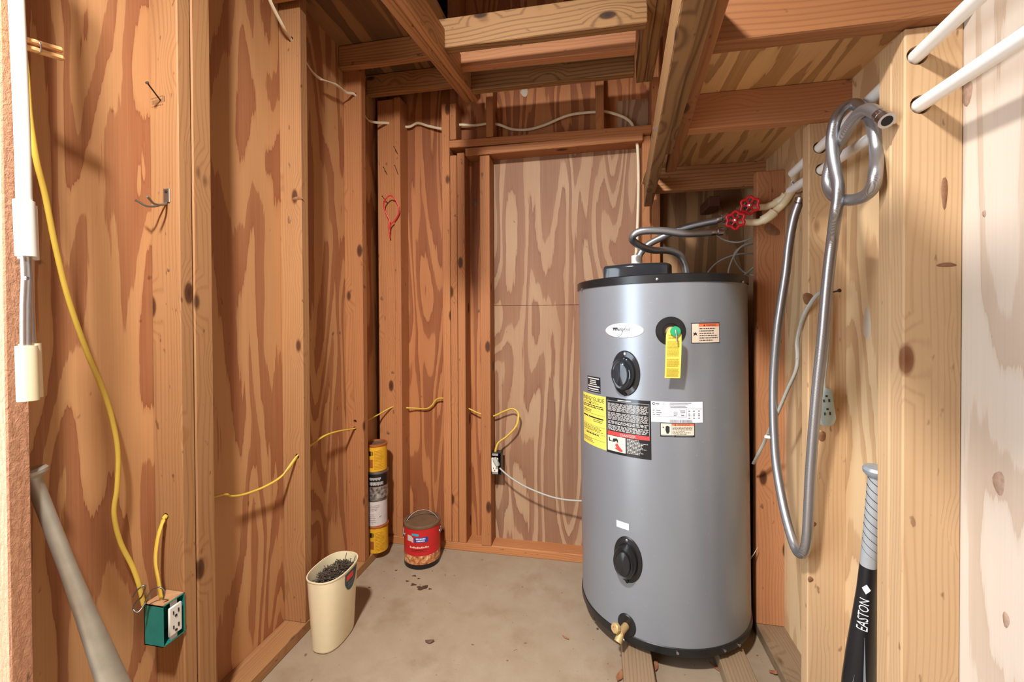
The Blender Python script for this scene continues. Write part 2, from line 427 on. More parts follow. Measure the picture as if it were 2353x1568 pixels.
# ---- left wall framing
pl = board('bottom_plate', (LP, DY1+.013, 0), (L, B, .038), 'y', 'stud_left', wall_left)
SL = []
for (y0, y1, mt_) in ((.570, .603, 'rough'), (.898, .934, 'stud_left'), (.936, .990, 'stud_left'), (1.357, 1.395, 'stud_left'), (1.757, 1.795, 'stud_back')):
    SL.append(board('stud', (LP, y0, .038), (L+random.uniform(-.002, .002), y1, ROOF), 'z', mt_, wall_left))
# ---- back wall framing
board('bottom_plate', (LP, B, 0), (RS, BP, .038), 'x', 'stud_back', wall_back)
yb = B
def bstud(x0, x1, z0, z1, y0=None, y1=None, mt_='stud_back'):
    return board('stud', (x0, B if y0 is None else y0, z0), (x1, BP if y1 is None else y1, z1), 'z', mt_, wall_back)
kX = B/1.99
bstud(-1.090*kX, -.996*kX, .038, 2.26, 2.012, 2.05)      # flat corner board
bc = bstud(-.994*kX, -.961*kX, .038, 2.26)
b1_ = bstud(-.742*kX, -.702*kX, .038, 2.2)
b2_ = bstud(-.700*kX, -.666*kX, .038, 1.945)
bstud(-.700*kX, -.668*kX, 1.992+.03, 2.2)
b3_ = bstud(-.664*kX, -.626*kX, .038, 1.955)
b4_ = bstud(-.549*kX, -.500*kX, .038, 1.93, B-.004, BP-.012)
beam('header', (-.703*kX, B+.045, 2.001), (.243*kX, B+.045, 1.990), .09, .036, 'stud_back', wall_back)
beam('header', (-.622*kX, B+.045, 1.955), (.206*kX, B+.045, 1.960), .09, .038, 'stud_back', wall_back)
cr1 = bstud(-.517*kX, -.482*kX, 2.02, 2.45)
cr2 = bstud(-.002*kX, .036*kX, 2.01, 2.45)
bstud(.205*kX, .243*kX, .038, 1.97, 2.022)
bstud(.245*kX, .283*kX, .038, 2.45, 2.022)
bstud(.243*kX, .275*kX, 1.975, 2.45)
sheet('plywood_panel', (-.50*kX, BP-.004, 1.21), (.24, BP-.0005, 1.94), 'ply_door', wall_back)
sheet('plywood_panel', (-.50*kX, BP-.005, .038), (.24, BP-.0005, 1.207), 'ply_door', wall_back)
sheet('plywood_panel', (.285, BP-.004, .038), (RP, BP-.0005, 1.76), 'ply_brown', wall_back)
sheet('plywood_panel', (.10*kX, BP-.003, 2.02), (.24, BP-.0005, 2.17), 'ply_door', wall_back)
# ---- right wall framing
board('bottom_plate', (RS, FY, 0), (RP, B, .038), 'y', 'old', wall_right)
SR = []
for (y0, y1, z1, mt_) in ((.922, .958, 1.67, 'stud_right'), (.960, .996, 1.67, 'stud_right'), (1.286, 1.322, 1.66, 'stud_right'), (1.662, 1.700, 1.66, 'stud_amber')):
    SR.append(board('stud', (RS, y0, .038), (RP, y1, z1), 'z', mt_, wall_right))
sheet('plywood_panel', (RP-.002, .97, .038), (RP-.0002, BP, 1.757), 'ply_tan', wall_right)  # added tan sheet over the deeper bays, without the near panel's painted daylight
PX = .612
P1 = [(2353, 120), (2118, 243), (1890, 392)]; P2 = [(2290, 0), (2110, 125), (1885, 340)]
h1a = oY(2116, 240, .922); h2a = oY(2108, 127, .922); h1b = oY(1889, 390, 1.286); h2b = oY(1884, 339, 1.286)
dA = (h1b-h1a).normalized(); dB = (h2b-h2a).normalized()
for s_ in (SR[0], SR[1]): cut(s_, [(h1a, dA, .0175), (h2a, dB, .0175)])
cut(SR[2], [(h1b, dA, .0165), (h2b, dB, .0165)])

# ---- loft on the left, its joists
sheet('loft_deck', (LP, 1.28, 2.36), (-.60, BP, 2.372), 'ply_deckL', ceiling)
for y0 in (1.30, 1.722, 1.955):
    board('joist', (LP+.002, y0, 2.262), (-.565, y0+.036, 2.358), 'x', 'joist_light', ceiling)
# ---- loft on the right
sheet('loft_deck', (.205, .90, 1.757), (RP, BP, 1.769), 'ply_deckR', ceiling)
board('joist', (.205, .900, 1.672), (RP, .938, 1.757), 'x', 'joist_orange', ceiling)
board('joist', (.240, 1.262, 1.660), (RP, 1.300, 1.757), 'x', 'stud_amber', ceiling)
board('joist', (.215, 1.835, 1.660), (RP, 1.873, 1.757), 'x', 'joist_light', ceiling)
# doubled beam carrying the right loft
def bm_line(q0, q1, z, w_, h_, mat, nm='beam'):
    a = oZ(*q0, z); b = oZ(*q1, z); d = (b-a).normalized(); a = a-d*.35
    off = Vector((0, 0, h_/2)); return beam(nm, a+off, b+off, w_, h_, mat, ceiling)
bm_line((1594, 0), (1489, 475), 1.62, .034, .098, 'joist', 'beam')
bm_line((1622, 0), (1529, 356), 1.635, .036, .10, 'joist', 'beam')
bm_line((1652, 0), (1541, 397), 1.655, .034, .098, 'joist_orange', 'beam')
# hanging rack between the lofts
def rack(q0, q1, za, zb, ya, yb_, w_, h_, mat):
    pass
lhA = oY(902, 0, 1.08); lhB = oY(1082, 233, 1.93)
dl = (lhB-lhA).normalized()
for dx, mt_ in ((-.016, 'joist_light'), (.018, 'joist_light')):
    beam('rack_rail', lhA-dl*.3+Vector((dx, 0, .045)), lhB+Vector((dx, 0, .045)), .033, .09, mt_, ceiling)
rA = oZ(1508, 0, 2.14); rB = oZ(1478, 190, 2.14); dr = (rB-rA).normalized()
for dx, mt_ in ((-.013, 'joist'), (.021, 'joist')):
    beam('rack_rail', rA-dr*.35+Vector((dx, 0, .045)), rB+Vector((dx, 0, .045)), .033, .09, mt_, ceiling)
def cross(ql, qr, y, h_, mat):
    a = oY(*ql, y); b = oY(*qr, y); o_ = Vector((0, .019, h_/2))
    return beam('rack_board', a+o_, b+o_, .038, h_, mat, ceiling)
cross((1006, 112), (1488, 50), 1.43, .103, 'joist')
cross((1050, 156), (1462, 112), 1.64, .09, 'stud_amber')
cross((1080, 208), (1458, 167), 1.80, .092, 'joist')
# attic : dark posts and a louvred gable vent on the back wall
board('attic_post', (-.705, B-.02, 2.4), (-.65, BP, ROOF), 'z', 'stud_back', ceiling)
board('attic_post', (-.18, B, 2.4), (-.145, BP, ROOF), 'z', 'stud_back', ceiling)
gv = sheet('gable_vent', (-.87, BP-.012, 2.45), (-.712, BP-.001, 2.84), 'black_matte', wall_back)
for i in range(9):
    board('louver', (-.862, BP-.034, 2.47+i*.04), (-.72, BP-.012, 2.476+i*.04), 'x', 'black_matte', wall_back, 0)

# ================================================================== WATER HEATER
TR = .301; TB = Vector((.246, 1.713, .068)); TILT = -.012
heater = thing('water_heater', 'tall grey cylindrical electric water heater standing on two short boards', 'water heater', TB, rot=(0, TILT, 0))
TM = Matrix.Translation(TB) @ Matrix.Rotation(TILT, 4, 'Y'); TI = TM.inverted()
def tk(u, v, r_=TR):
    """photo pixel -> (angle, height) on the jacket"""
    o_ = TI @ CAM; d = TI.to_3x3() @ ray(u, v)
    a = d.x*d.x+d.y*d.y; b = 2*(o_.x*d.x+o_.y*d.y); c = o_.x*o_.x+o_.y*o_.y-r_*r_
    q = b*b-4*a*c; t = (-b-math.sqrt(max(q, 0)))/(2*a); p = o_+d*t
    return math.atan2(p.y, p.x), p.z
def tp(th, z, r_=TR): return Vector((r_*math.cos(th), r_*math.sin(th), z))
ZT = tk(1512, 649)[1]
RH_ = .027; RB = .024
hp = lambda *a, **k: lathe(*a, world=False, **k)
body = hp('tank_jacket', [(TR-.004, .01), (TR, .014), (TR, ZT+.01), (TR-.004, ZT+.014)], 'jacket', heater, seg=128)
hp('bottom_ring', [(TR-.01, 0), (TR+.003, 0), (TR+.004, .004), (TR+.003, RB), (TR+.0005, RB+.002)], 'black', heater, seg=128)
hp('base_pan', [(TR-.04, -.0205), (TR-.03, -.018), (TR-.028, .002)], 'black_matte', heater, seg=96)
hp('top_rim', [(TR+.001, ZT-.001), (TR+.004, ZT), (TR+.004, ZT+RH_-.003), (TR+.001, ZT+RH_), (TR-.02, ZT+RH_+.002), (.02, ZT+RH_+.004)], 'black', heater, seg=128)
def tframe(th, z, off=0): return frame(tp(th, z, TR+off), (math.cos(th), math.sin(th), 0), (-math.sin(th), math.cos(th), 0))
# local x = along the jacket to the right seen from outside?  (-sin, cos) is counter clockwise; seen from outside right is +ccw
def dome(name, prof, sx, sy, mt4, mat, parent, seg=40, capz=True):
    """elliptic lathe : profile (k, z) scaled by sx, sy"""
    vs_ = []; fs = []
    for k_, z_ in prof:
        for i in range(seg):
            a = 2*PI*i/seg; vs_.append(mt4 @ Vector((k_*sx*math.cos(a), k_*sy*math.sin(a), z_)))
    for i in range(len(prof)-1):
        for k_ in range(seg):
            k2 = (k_+1) % seg; fs.append((i*seg+k_, i*seg+k2, (i+1)*seg+k2, (i+1)*seg+k_))
    fs.append(tuple(range((len(prof)-1)*seg, len(prof)*seg)))
    return mk(name, vs_, fs, mat, parent, 35, world=False)
def curve_to_jacket(o, extra=0):
    """wrap a part modelled flat against its tangent plane onto the round jacket"""
    pass
def tdisc(name, th, z, prof, rx, rz, mat, parent=heater, seg=44):
    """round or oval piece lying on the jacket; profile (k, height above jacket)"""
    vs_ = []; fs = []
    for k_, h_ in prof:
        for i in range(seg):
            a = 2*PI*i/seg; vs_.append(tp(th+k_*rx*math.cos(a)/TR, z+k_*rz*math.sin(a), TR+h_))
    for i in range(len(prof)-1):
        for k_ in range(seg):
            k2 = (k_+1) % seg; fs.append((i*seg+k_, i*seg+k2, (i+1)*seg+k2, (i+1)*seg+k_))
    fs.append(tuple(range((len(prof)-1)*seg, len(prof)*seg)))
    return mk(name, vs_, fs, mat, parent, 30, world=False)
def patch(name, t0, t1, z0, z1, h_, mat, parent, nseg=12, skew=0):
    """rectangular label on the jacket"""
    vs_ = []; fs = []
    for i in range(nseg+1):
        t = t0+(t1-t0)*i/nseg; s_ = skew*i/nseg
        vs_ += [tp(t, z0+s_, TR+h_), tp(t, z1+s_, TR+h_)]
    for i in range(nseg): fs.append((2*i, 2*i+2, 2*i+3, 2*i+1))
    return mk(name, vs_, fs, mat, parent, 60, world=False)
def quads(name, rects, t0, t1, z0, z1, h_, mat, parent, skew=0):
    """many small printed bars : rects in 0..1 label coordinates (x0,x1,y0,y1), y down"""
    vs_ = []; fs = []
    for (a, b, c, d) in rects:
        ns = max(1, int(math.ceil((b-a)*(t1-t0)/.035)))
        for i in range(ns):
            a_ = a+(b-a)*i/ns; b_ = a+(b-a)*(i+1)/ns; k = len(vs_)
            for x, y in ((a_, d), (b_, d), (b_, c), (a_, c)):
                vs_.append(tp(t0+(t1-t0)*x, z1+(z0-z1)*y+skew*x, TR+h_))
            fs.append((k, k+1, k+2, k+3))
    return mk(name, vs_, fs, mat, parent, world=False)
def words(x0, x1, y0, y1, rows, rnd, fill=.6, ragged=.25):
    """rows of illegible small print as word-sized bars"""
    out = []; rh = (y1-y0)/rows
    for r_ in range(rows):
        x = x0; end = x1-(x1-x0)*ragged*rnd.random()
        while x < end:
            w_ = rnd.uniform(.03, .10)*(x1-x0)*1.3; e = min(x+w_, end)
            out.append((x, e, y0+rh*r_+rh*.2, y0+rh*r_+rh*(.2+fill))); x = e+.022*(x1-x0)
    return out
def ttext(name, s_, t0, t1, z0, z1, x, y, wd, ht, h_, mat, parent, skew=0, lean=0):
    """lettering at label coords x,y (lower left, y down 0..1), fitted to wd x ht (label fractions)"""
    vv, ff, wr = text2d(s_); vs_ = []
    for (a, b) in vv:
        fx = x+wd*(a/wr)+lean*b*wd; fy = y-ht*b
        vs_.append(tp(t0+(t1-t0)*fx, z1+(z0-z1)*fy+skew*fx, TR+h_))
    return mk(name, vs_, ff, mat, parent, world=False)
def span(u0, v0, u1, v1):
    """label rectangle : angles from its left and right edges, heights at mid width"""
    um = (u0+u1)/2; vm = (v0+v1)/2
    return tk(u0, vm)[0], tk(u1, vm)[0], tk(um, v1)[1], tk(um, v0)[1]
rn = random.Random(3)
# brand badge
th, z = tk(1432, 760); w_ = abs(tk(1475, 760)[0]-tk(1389, 760)[0])*TR/2; hh = (tk(1432, 743)[1]-tk(1432, 777)[1])/2
bad = tdisc('badge', th, z, [(1, 0), (1, .0015), (.95, .0028), (.9, .0024), (0.01, .0024)], w_, hh, 'badge')
bad['label'] = 'oval silver badge with dark script lettering'
t0, t1 = th-w_/TR, th+w_/TR
ttext('badge_script', 'Whirlpool', t0, t1, z-hh, z+hh, .22, .60, .44, .32, .0032, 'ink', bad, lean=.02)
def ribbon(name, pts, wd, t0, t1, z0, z1, h_, mat, parent):
    vs_ = []; fs = []
    for i, (x, y) in enumerate(pts):
        a = pts[max(i-1, 0)]; b = pts[min(i+1, len(pts)-1)]; dx, dy = b[0]-a[0], b[1]-a[1]
        sx_ = (t1-t0)*TR; sz_ = (z1-z0); tx, tz = dx*sx_, -dy*sz_; l_ = math.hypot(tx, tz) or 1
        nx, nz = -tz/l_, tx/l_
        ww = wd*math.sin(PI*(i+.5)/len(pts))**.5
        for s_ in (-1, 1): vs_.append(tp(t0+(t1-t0)*x+s_*nx*ww/TR, z1+(z0-z1)*y+s_*nz*ww, TR+h_))
    for i in range(len(pts)-1): fs.append((2*i, 2*i+2, 2*i+3, 2*i+1))
    return mk(name, vs_, fs, mat, parent, world=False)
ribbon('badge_swoosh', [(.42, .74), (.37, .80), (.36, .88), (.40, .90), (.46, .75), (.51, .5), (.56, .3), (.60, .18)], .0008, t0, t1, z-hh, z+hh, .0034, 'grey_ink', bad)
quads('badge_print', [(.23, .275, .30, .37), (.28, .32, .30, .37), (.325, .36, .30, .37)], t0, t1, z-hh, z+hh, .0032, 'ink', bad)
# relief valve opening with its valve and yellow tag
th, z = tk(1541, 761); r_ = (tk(1541, 728)[1]-tk(1541, 794)[1])/2
tdisc('relief_flange', th, z, [(1, 0), (1, .003), (.94, .006), (.56, .007), (.5, .004)], r_, r_, 'black')
n = Vector((math.cos(th), math.sin(th), 0)); c0 = tp(th, z)
hp('relief_valve', [(.016, -.01), (.016, .035), (.013, .04), (.013, .058), (.008, .062)], 'brass', heater, seg=20, mtx=frame(c0+Vector((0, 0, -.002)), n))
gw = hp('tag_washer', [(.0145, 0), (.0155, .002), (.0145, .004), (.004, .0045)], 'green_plastic', heater, seg=24, mtx=frame(c0+n*.064+Vector((.004, 0, .0)), n))
lv = tube('relief_lever', [c0+n*.070+Vector((.004, 0, .004)), c0+n*.074+Vector((.005, 0, -.01)), c0+n*.076+Vector((.006, 0, -.03))], .0022, 'steel', heater, seg=8, n=4, world=False)
# tag : thin sheet with clipped top corners, hanging from the washer, slightly curled
TG = []; tx = Vector((-math.sin(th), math.cos(th), 0))
d_ = c0+n*.061+Vector((0, 0, 0))
def tagp(x, y): return d_+tx*(x-.10*y*.18)+Vector((0, 0, -y))+n*(-.02*(y/.14)**2)
rows = [(-.006, .004, -.012), (.004, -.014, -.0), ]
ys = [0.0]; out = []
prof = [(-.010, -.012), (-.006, -.016), (.010, -.022), (.03, -.0225), (.06, -.0225), (.09, -.0225), (.12, -.0225), (.143, -.0225)]
vs_ = []; fs = []
for y, hw in prof:
    for s_ in (1, -1): vs_.append(tagp(s_*hw*-1, y)); 
n_ = len(prof)
for i in range(n_-1): fs.append((2*i, 2*i+1, 2*i+3, 2*i+2))
off = len(vs_)
vs_ += [p - n*.0008 for p in vs_]
for i in range(n_-1): fs.append((off+2*i, off+2*i+2, off+2*i+3, off+2*i+1))
tg = mk('hang_tag', vs_, fs, 'yellow_paper', heater, world=False); tg['label'] = 'yellow hang tag covered in small print'
M['tag_ink'] = plain('ochre ink', (176, 150, 34), .6)
vs_ = []; fs = []
for (a, b, c, d) in words(-.018, .018, .028, .076, 13, rn, .55, .1)+words(-.018, .018, .082, .108, 8, rn, .55, .1)+words(-.018, .018, .112, .140, 7, rn, .55, .1)+words(-.015, .015, .008, .024, 2, rn, .5, .1):
    k = len(vs_); vs_ += [tagp(a, d)+n*.0006, tagp(b, d)+n*.0006, tagp(b, c)+n*.0006, tagp(a, c)+n*.0006]; fs.append((k, k+1, k+2, k+3))
mk('tag_print', vs_, fs, 'tag_ink', tg, world=False)
# element covers
def cover(u, v, nm_lab, mat):
    th, z = tk(u, v); rx, rz = abs(tk(u+32, v)[0]-tk(u-32, v)[0])*TR/2, (tk(u, v-52)[1]-tk(u, v+52)[1])/2
    c = tdisc('element_cover', th, z, [(1, 0), (1, .002), (.96, .004), (.74, .005), (.70, .012), (.68, .030), (.62, .036), (.56, .034), (.50, .034)], rx, rz, mat)
    c['label'] = nm_lab
    dome('cover_face', [(.54, -.004), (.52, .004), (.47, .0065), (.01, .0068)], rx, rz, frame(tp(th, z, TR+.034), (math.cos(th), math.sin(th), 0), (-math.sin(th), math.cos(th), 0)), mat, c)
    tdisc('cover_screw', th, z+rz*.86, [(1, .004), (1, .006), (.5, .0065)], .0045, .0045, 'steel', c, 14)
    tdisc('cover_notch', th, z-rz*.93, [(1, .004), (1, .008), (.4, .009)], .005, .006, 'black_matte', c, 10)
M['cover_up'] = plain('glossy black plastic', (38, 41, 46), .1, var=.08)
cover(1437, 858, 'glossy black oval upper element cover', 'cover_up')
cover(1442, 1286, 'dusty black oval lower element cover', 'black')
# energy label
t0, t1, z0, z1 = span(1342, 908, 1393, 1026)
e = patch('energy_label', t0, t1, z0, z1, .0007, 'yellow_paper', heater); e['label'] = 'yellow energy label with black heading'
ttext('energy_heading', 'ENERGYGUIDE', t0, t1, z0, z1, .03, .125, .92, .075, .0012, 'ink', e)
vs_ = [tp(t0+(t1-t0)*x, z1+(z0-z1)*y, TR+.0012) for x, y in ((.36, .165), (.46, .165), (.41, .21), (.40, .12), (.42, .12), (.42, .165), (.40, .165))]
mk('energy_arrow', vs_, [(0, 1, 2), (3, 6, 5, 4)], 'ink', e, world=False)
rc = words(.04, .95, .20, .27, 2, rn, .5)+words(.04, .5, .30, .36, 2, rn, .4)+[(.03, .97, .375, .379), (.03, .30, .43, .455), (.34, .92, .43, .455), (.03, .97, .60, .604), (.03, .97, .74, .744), (.03, .97, .86, .864)]
rc += words(.55, .95, .47, .53, 2, rn, .4)+words(.04, .95, .62, .72, 4, rn, .35)+words(.2, .9, .75, .79, 1, rn, .6)+words(.04, .6, .87, .95, 3, rn, .35)+words(.06, .9, .14, .19, 2, rn, .3)
quads('energy_print', rc, t0, t1, z0, z1, .0011, 'ink', e)
# small black label over it
t0, t1, z0, z1 = span(1351, 866, 1380, 902)
e = patch('notice_label', t0, t1, z0, z1, .0009, 'label_black', heater); e['label'] = 'small black label with white lines'
quads('notice_print', [(.06, .92, .08, .15), (.25, .70, .22, .29), (.22, .72, .34, .40), (.2, .75, .45, .51), (.05, .95, .58, .65), (.1, .88, .74, .82), (.05, .95, .89, .93)], t0, t1, z0, z1, .0013, 'pale_ink', e)
# big black instruction / danger label
t0, t1, z0, z1 = span(1394, 918, 1496, 1050)
e = patch('instruction_label', t0, t1, z0, z1, .0008, 'label_black', heater, 16); e['label'] = 'large black instruction label with red danger panel'
rc = [(.03, .97, .06, .064), (.03, .034, .06, .60), (.966, .97, .06, .60), (.3, .6, .03, .045)]
rc += words(.05, .95, .10, .245, 9, rn, .45, .04)+words(.05, .95, .265, .40, 8, rn, .45, .04)+words(.05, .95, .415, .475, 3, rn, .5, .05)+words(.05, .95, .49, .59, 5, rn, .5, .05)
quads('instruction_print', rc, t0, t1, z0, z1, .0012, 'pale_ink', e)
quads('danger_band', [(.03, .97, .605, .675)], t0, t1, z0, z1, .0011, 'red_ink', e)
ttext('danger_heading', 'DANGER', t0, t1, z0, z1, .36, .665, .33, .045, .0014, 'pale_ink', e)
quads('danger_picture', [(.03, .47, .685, .955)], t0, t1, z0, z1, .0011, 'tan_paper', e)
quads('danger_print', words(.50, .95, .69, .95, 11, rn, .45, .5), t0, t1, z0, z1, .0012, 'pale_ink', e)
def poly(name, pts, t0, t1, z0, z1, h_, mat, parent):
    return mk(name, [tp(t0+(t1-t0)*x, z1+(z0-z1)*y, TR+h_) for x, y in pts], [tuple(range(len(pts)))], mat, parent, world=False)
poly('picture_hand', [(.22, .84), (.28, .80), (.33, .86), (.40, .91), (.40, .945), (.33, .94), (.25, .915), (.21, .90), (.26, .88)], t0, t1, z0, z1, .0014, 'red_ink', e)
poly('picture_tap', [(.06, .72), (.09, .72), (.10, .77), (.16, .78), (.18, .73), (.27, .72), (.30, .75), (.30, .79), (.27, .79), (.26, .765), (.20, .79), (.07, .79)], t0, t1, z0, z1, .0014, 'ink', e)
# rating plate
t0, t1, z0, z1 = span(1496, 923, 1616, 972)
e = patch('rating_label', t0, t1, z0, z1, .0007, 'paper', heater, 14); e['label'] = 'white rating label with barcode'
rc = [(.0, 1, .0, .02), (.985, 1, .0, 1), (.02, .97, .35, .36), (.66, .665, .36, .72), (.02, .66, .72, .735), (.35, .76, .06, .10), (.35, .70, .13, .16), (.35, .65, .2, .23), (.36, .68, .27, .3)]
rc += [(.1, .18, .42, .47), (.1, .2, .52, .57), (.1, .17, .62, .67), (.03, .07, .42, .47), (.03, .06, .52, .57), (.03, .08, .62, .67), (.54, .64, .42, .46), (.55, .64, .5, .54), (.42, .5, .48, .51), (.42, .5, .56, .6), (.42, .48, .64, .68), (.56, .62, .62, .68)]
for x in (.70, .79, .89):
    for y in (.43, .56, .64, .76): rc.append((x, x+.035, y, y+.05))
x = .35
while x < .78: 
    w_ = rn.choice((.004, .007, .012)); rc.append((x, x+w_, .86, .99)); x += w_+rn.choice((.004, .008))
quads('rating_print', rc, t0, t1, z0, z1, .0011, 'grey_ink', e)
ribbon('rating_mark', [(.055+.022*math.cos(a*PI/6), .13+.05*math.sin(a*PI/6)) for a in range(13)], .0012, t0, t1, z0, z1, .0012, 'ink', e)
quads('rating_mark', [(.085, .155, .10, .16)], t0, t1, z0, z1, .0012, 'grey_ink', e)
ribbon('rating_mark', [(.25+.022*math.cos(a*PI/6), .13+.055*math.sin(a*PI/6)) for a in range(13)], .0006, t0, t1, z0, z1, .0012, 'grey_ink', e)
# two warning labels
def warn(u0, v0, u1, v1, lab, foot, px):
    t0, t1, z0, z1 = span(u0, v0, u1, v1)
    e = patch('warning_label', t0, t1, z0, z1, .0009, 'label_black', heater); e['label'] = lab
    b1 = .87 if foot else .965
    quads('warning_paper', [(.02, .98, .035, b1)], t0, t1, z0, z1, .0012, 'tan_paper', e)
    quads('warning_band', [(px, .98, .035, .19)], t0, t1, z0, z1, .0014, 'orange_ink', e)
    ttext('warning_heading', 'WARNING', t0, t1, z0, z1, .49, .17, .36, .10, .0016, 'ink', e)
    poly('warning_sign', [(.40, .17), (.46, .17), (.43, .06)], t0, t1, z0, z1, .0016, 'ink', e)
    quads('warning_print', words(px+.02, .95, .24, b1-.04, 6, rn, .4, .4), t0, t1, z0, z1, .0014, 'ink', e)
    quads('warning_rule', [(px-.004, px+.002, .035, b1)], t0, t1, z0, z1, .0014, 'grey_ink', e)
    if foot:
        quads('warning_footer', [(.03, .4, .90, .94), (.45, .95, .91, .93)], t0, t1, z0, z1, .0014, 'grey_ink', e)
        poly('warning_hand', [(.16, .25), (.20, .20), (.27, .26), (.27, .62), (.23, .78), (.18, .76), (.15, .5)], t0, t1, z0, z1, .0015, 'ink', e)
        poly('warning_bolt', [(.05, .18), (.12, .35), (.10, .38), (.13, .45), (.06, .32), (.08, .30)], t0, t1, z0, z1, .0015, 'ink', e)
    else:
        poly('warning_figure', [(.06, .45), (.10, .50), (.14, .44), (.15, .50), (.20, .50), (.17, .54), (.20, .64), (.14, .57), (.10, .60), (.07, .66), (.08, .55)], t0, t1, z0, z1, .0015, 'ink', e)
warn(1588, 742, 1653, 789, 'tan warning label with orange heading beside the relief valve', False, .25)
warn(1517, 973, 1596, 1005, 'tan warning label with orange heading under the rating label', True, .33)
t0, t1, z0, z1 = span(1417, 1200, 1445, 1215)
e = patch('sticker', t0, t1, z0, z1, .0007, 'paper', heater)
quads('sticker_print', words(.1, .9, .2, .85, 3, rn, .4), t0, t1, z0, z1, .001, 'pale_ink', e)
# drain tap
th, z = tk(1440, 1437)
tdisc('drain_flange', th, z, [(1, 0), (1, .002), (.9, .005), (.4, .006)], .032, .038, 'black')
n = Vector((math.cos(th), math.sin(th), 0)); c0 = tp(th, z)
tv = tube('drain_valve', [c0+n*.0, c0+n*.035, c0+n*.05], .0115, 'brass', heater, seg=14, n=3, world=False)
hp('valve_spout', [(.0095, 0), (.011, .004), (.0125, .03), (.0125, .034), (.0095, .034), (.008, .02)], 'brass', tv, seg=16, mtx=frame(c0+n*.035, n*.7+Vector((-.1, 0, -.8))))
hp('valve_knob', [(.010, 0), (.0165, .004), (.0165, .014), (.013, .018), (.005, .018), (.004, .014)], 'brass', tv, seg=8, mtx=frame(c0+n*.04+Vector((-.010, 0, .012)), n*1.0+Vector((-.55, 0, .35))))
# rivets on the black rings
def rivet(u, v):
    th, z = tk(u, v, TR+.004)
    hp('rivet', [(.0045, .0), (.0045, .0045), (.002, .006)], 'steel', heater, seg=10, mtx=frame(tp(th, z, TR+.003), (math.cos(th), math.sin(th), 0)))
for q in ((1510, 642), (1706, 648), (1337, 664), (1367, 1427), (1557, 1501), (1665, 1495), (1698, 1483), (1434, 1470)): rivet(*q)
# junction box cover on the lid
def prism(name, outline, z0, z1, mat, parent, bev=.008, world=False):
    bm = bmesh.new(); f_ = bm.faces.new([bm.verts.new((x, y, z0)) for x, y in outline])
    r = bmesh.ops.extrude_face_region(bm, geom=[f_]); vv = [g for g in r['geom'] if isinstance(g, bmesh.types.BMVert)]
    bmesh.ops.translate(bm, verts=vv, vec=(0, 0, z1-z0))
    bm.normal_update()
    te = [e_ for e_ in bm.edges if all(abs(v_.co.z-z1) < 1e-6 for v_ in e_.verts)]
    if bev: bmesh.ops.bevel(bm, geom=te, offset=bev, segments=3, profile=.5, affect='EDGES')
    bmesh.ops.recalc_face_normals(bm, faces=bm.faces)
    return bm_obj(name, bm, mat, parent, 40, world=world)
ztop = ZT+RH_+.003
a = TI @ oY(1387, 640, 1.50); b = TI @ oY(1537, 635, 1.56)
ol = [(a.x, a.y), (a.x+.09, a.y-.045), (b.x-.02, a.y-.035), (b.x, a.y+.0), (b.x, a.y+.15), (a.x+.02, a.y+.15), (a.x, a.y+.12)]
jb = prism('junction_cover', ol, ztop-.005, ztop+.040, 'cover_up', heater, .012); jb['label'] = 'black plastic junction cover on the tank lid'
# white collar where the supply enters and the steel nipple
N1 = TI @ oY(1577, 625, 1.73); N2 = TI @ oY(1463, 600, 1.70)
hp('nipple', [(.012, ztop), (.012, N1.z+.0), (.009, N1.z)], 'dull_steel', heater, seg=16, mtx=Matrix.Translation((N1.x, N1.y, 0)))
hp('pipe_sleeve', [(.022, ztop), (.020, N2.z+.02), (.013, N2.z+.022)], 'white_plastic', heater, seg=20, mtx=Matrix.Translation((N2.x, N2.y, 0)))
# boards under the heater
for (q0, q1, lab) in (((1428, 1488), (1494, 1500), 'grey weathered board end under the left of the water heater'), ((1651, 1509), (1716, 1488), 'grey weathered board end under the right of the water heater')):
    a = oZ(*q0, .044); b = oZ(q1[0], q0[1], .044); 
    o = board('support_board', (a.x, 1.19 if q0[0] < 1500 else 1.15, 0.0), (b.x, 1.96, .044), 'y', 'old'); tag(o, lab, 'board', 'boards under the heater')

# ================================================================== PLUMBING
def th1(name, fn, label, cat, group=None):
    o = fn; tag(o, label, cat, group); return o
# white supply lines through the right-hand studs, ending in ivory elbows at the two valves
def line(name, label, qs, ys, r_=.0125, mat='pvc'):
    pts = [oY(u, v, y) for (u, v), y in zip(qs, ys)]
    return pts
e1 = h1a-dA*.35; e2 = h2a-dB*.35
V1 = oY(1690, 508, 1.60); V2 = oY(1722, 474, 1.63)       # valve centres
lo1 = h1b+dA*.20; up1 = h2b+dB*.17
g_ = 'white supply pipes along the right wall'
pa = thing('supply_pipe', 'lower white water pipe running through the right-hand studs', 'pipe', e1, g_)
tube('pipe_run', [e1, h1a, h1b, lo1], .0125, 'pvc', pa, seg=16, n=1)
el1 = oY(1768, 497, 1.56); k1 = oY(1742, 511, 1.58)
tube('pipe_branch', [lo1-dA*.02, oY(1800, 468, 1.55), el1], .012, 'cpvc', pa, seg=14, n=5)
tube('elbow', [oY(1778, 488, 1.557), el1, oY(1752, 507, 1.572)], .0155, 'cpvc', pa, seg=14, n=5)
tube('pipe_branch', [el1, k1, V1], .0115, 'cpvc', pa, seg=14, n=3)
pb = thing('supply_pipe', 'upper white water pipe running through the right-hand studs', 'pipe', e2, g_)
tube('pipe_run', [e2, h2a, h2b, up1], .0125, 'pvc', pb, seg=16, n=1)
el2 = oY(1800, 457, 1.60)
tube('pipe_branch', [up1-dB*.02, oY(1822, 432, 1.56), el2], .012, 'cpvc', pb, seg=14, n=5)
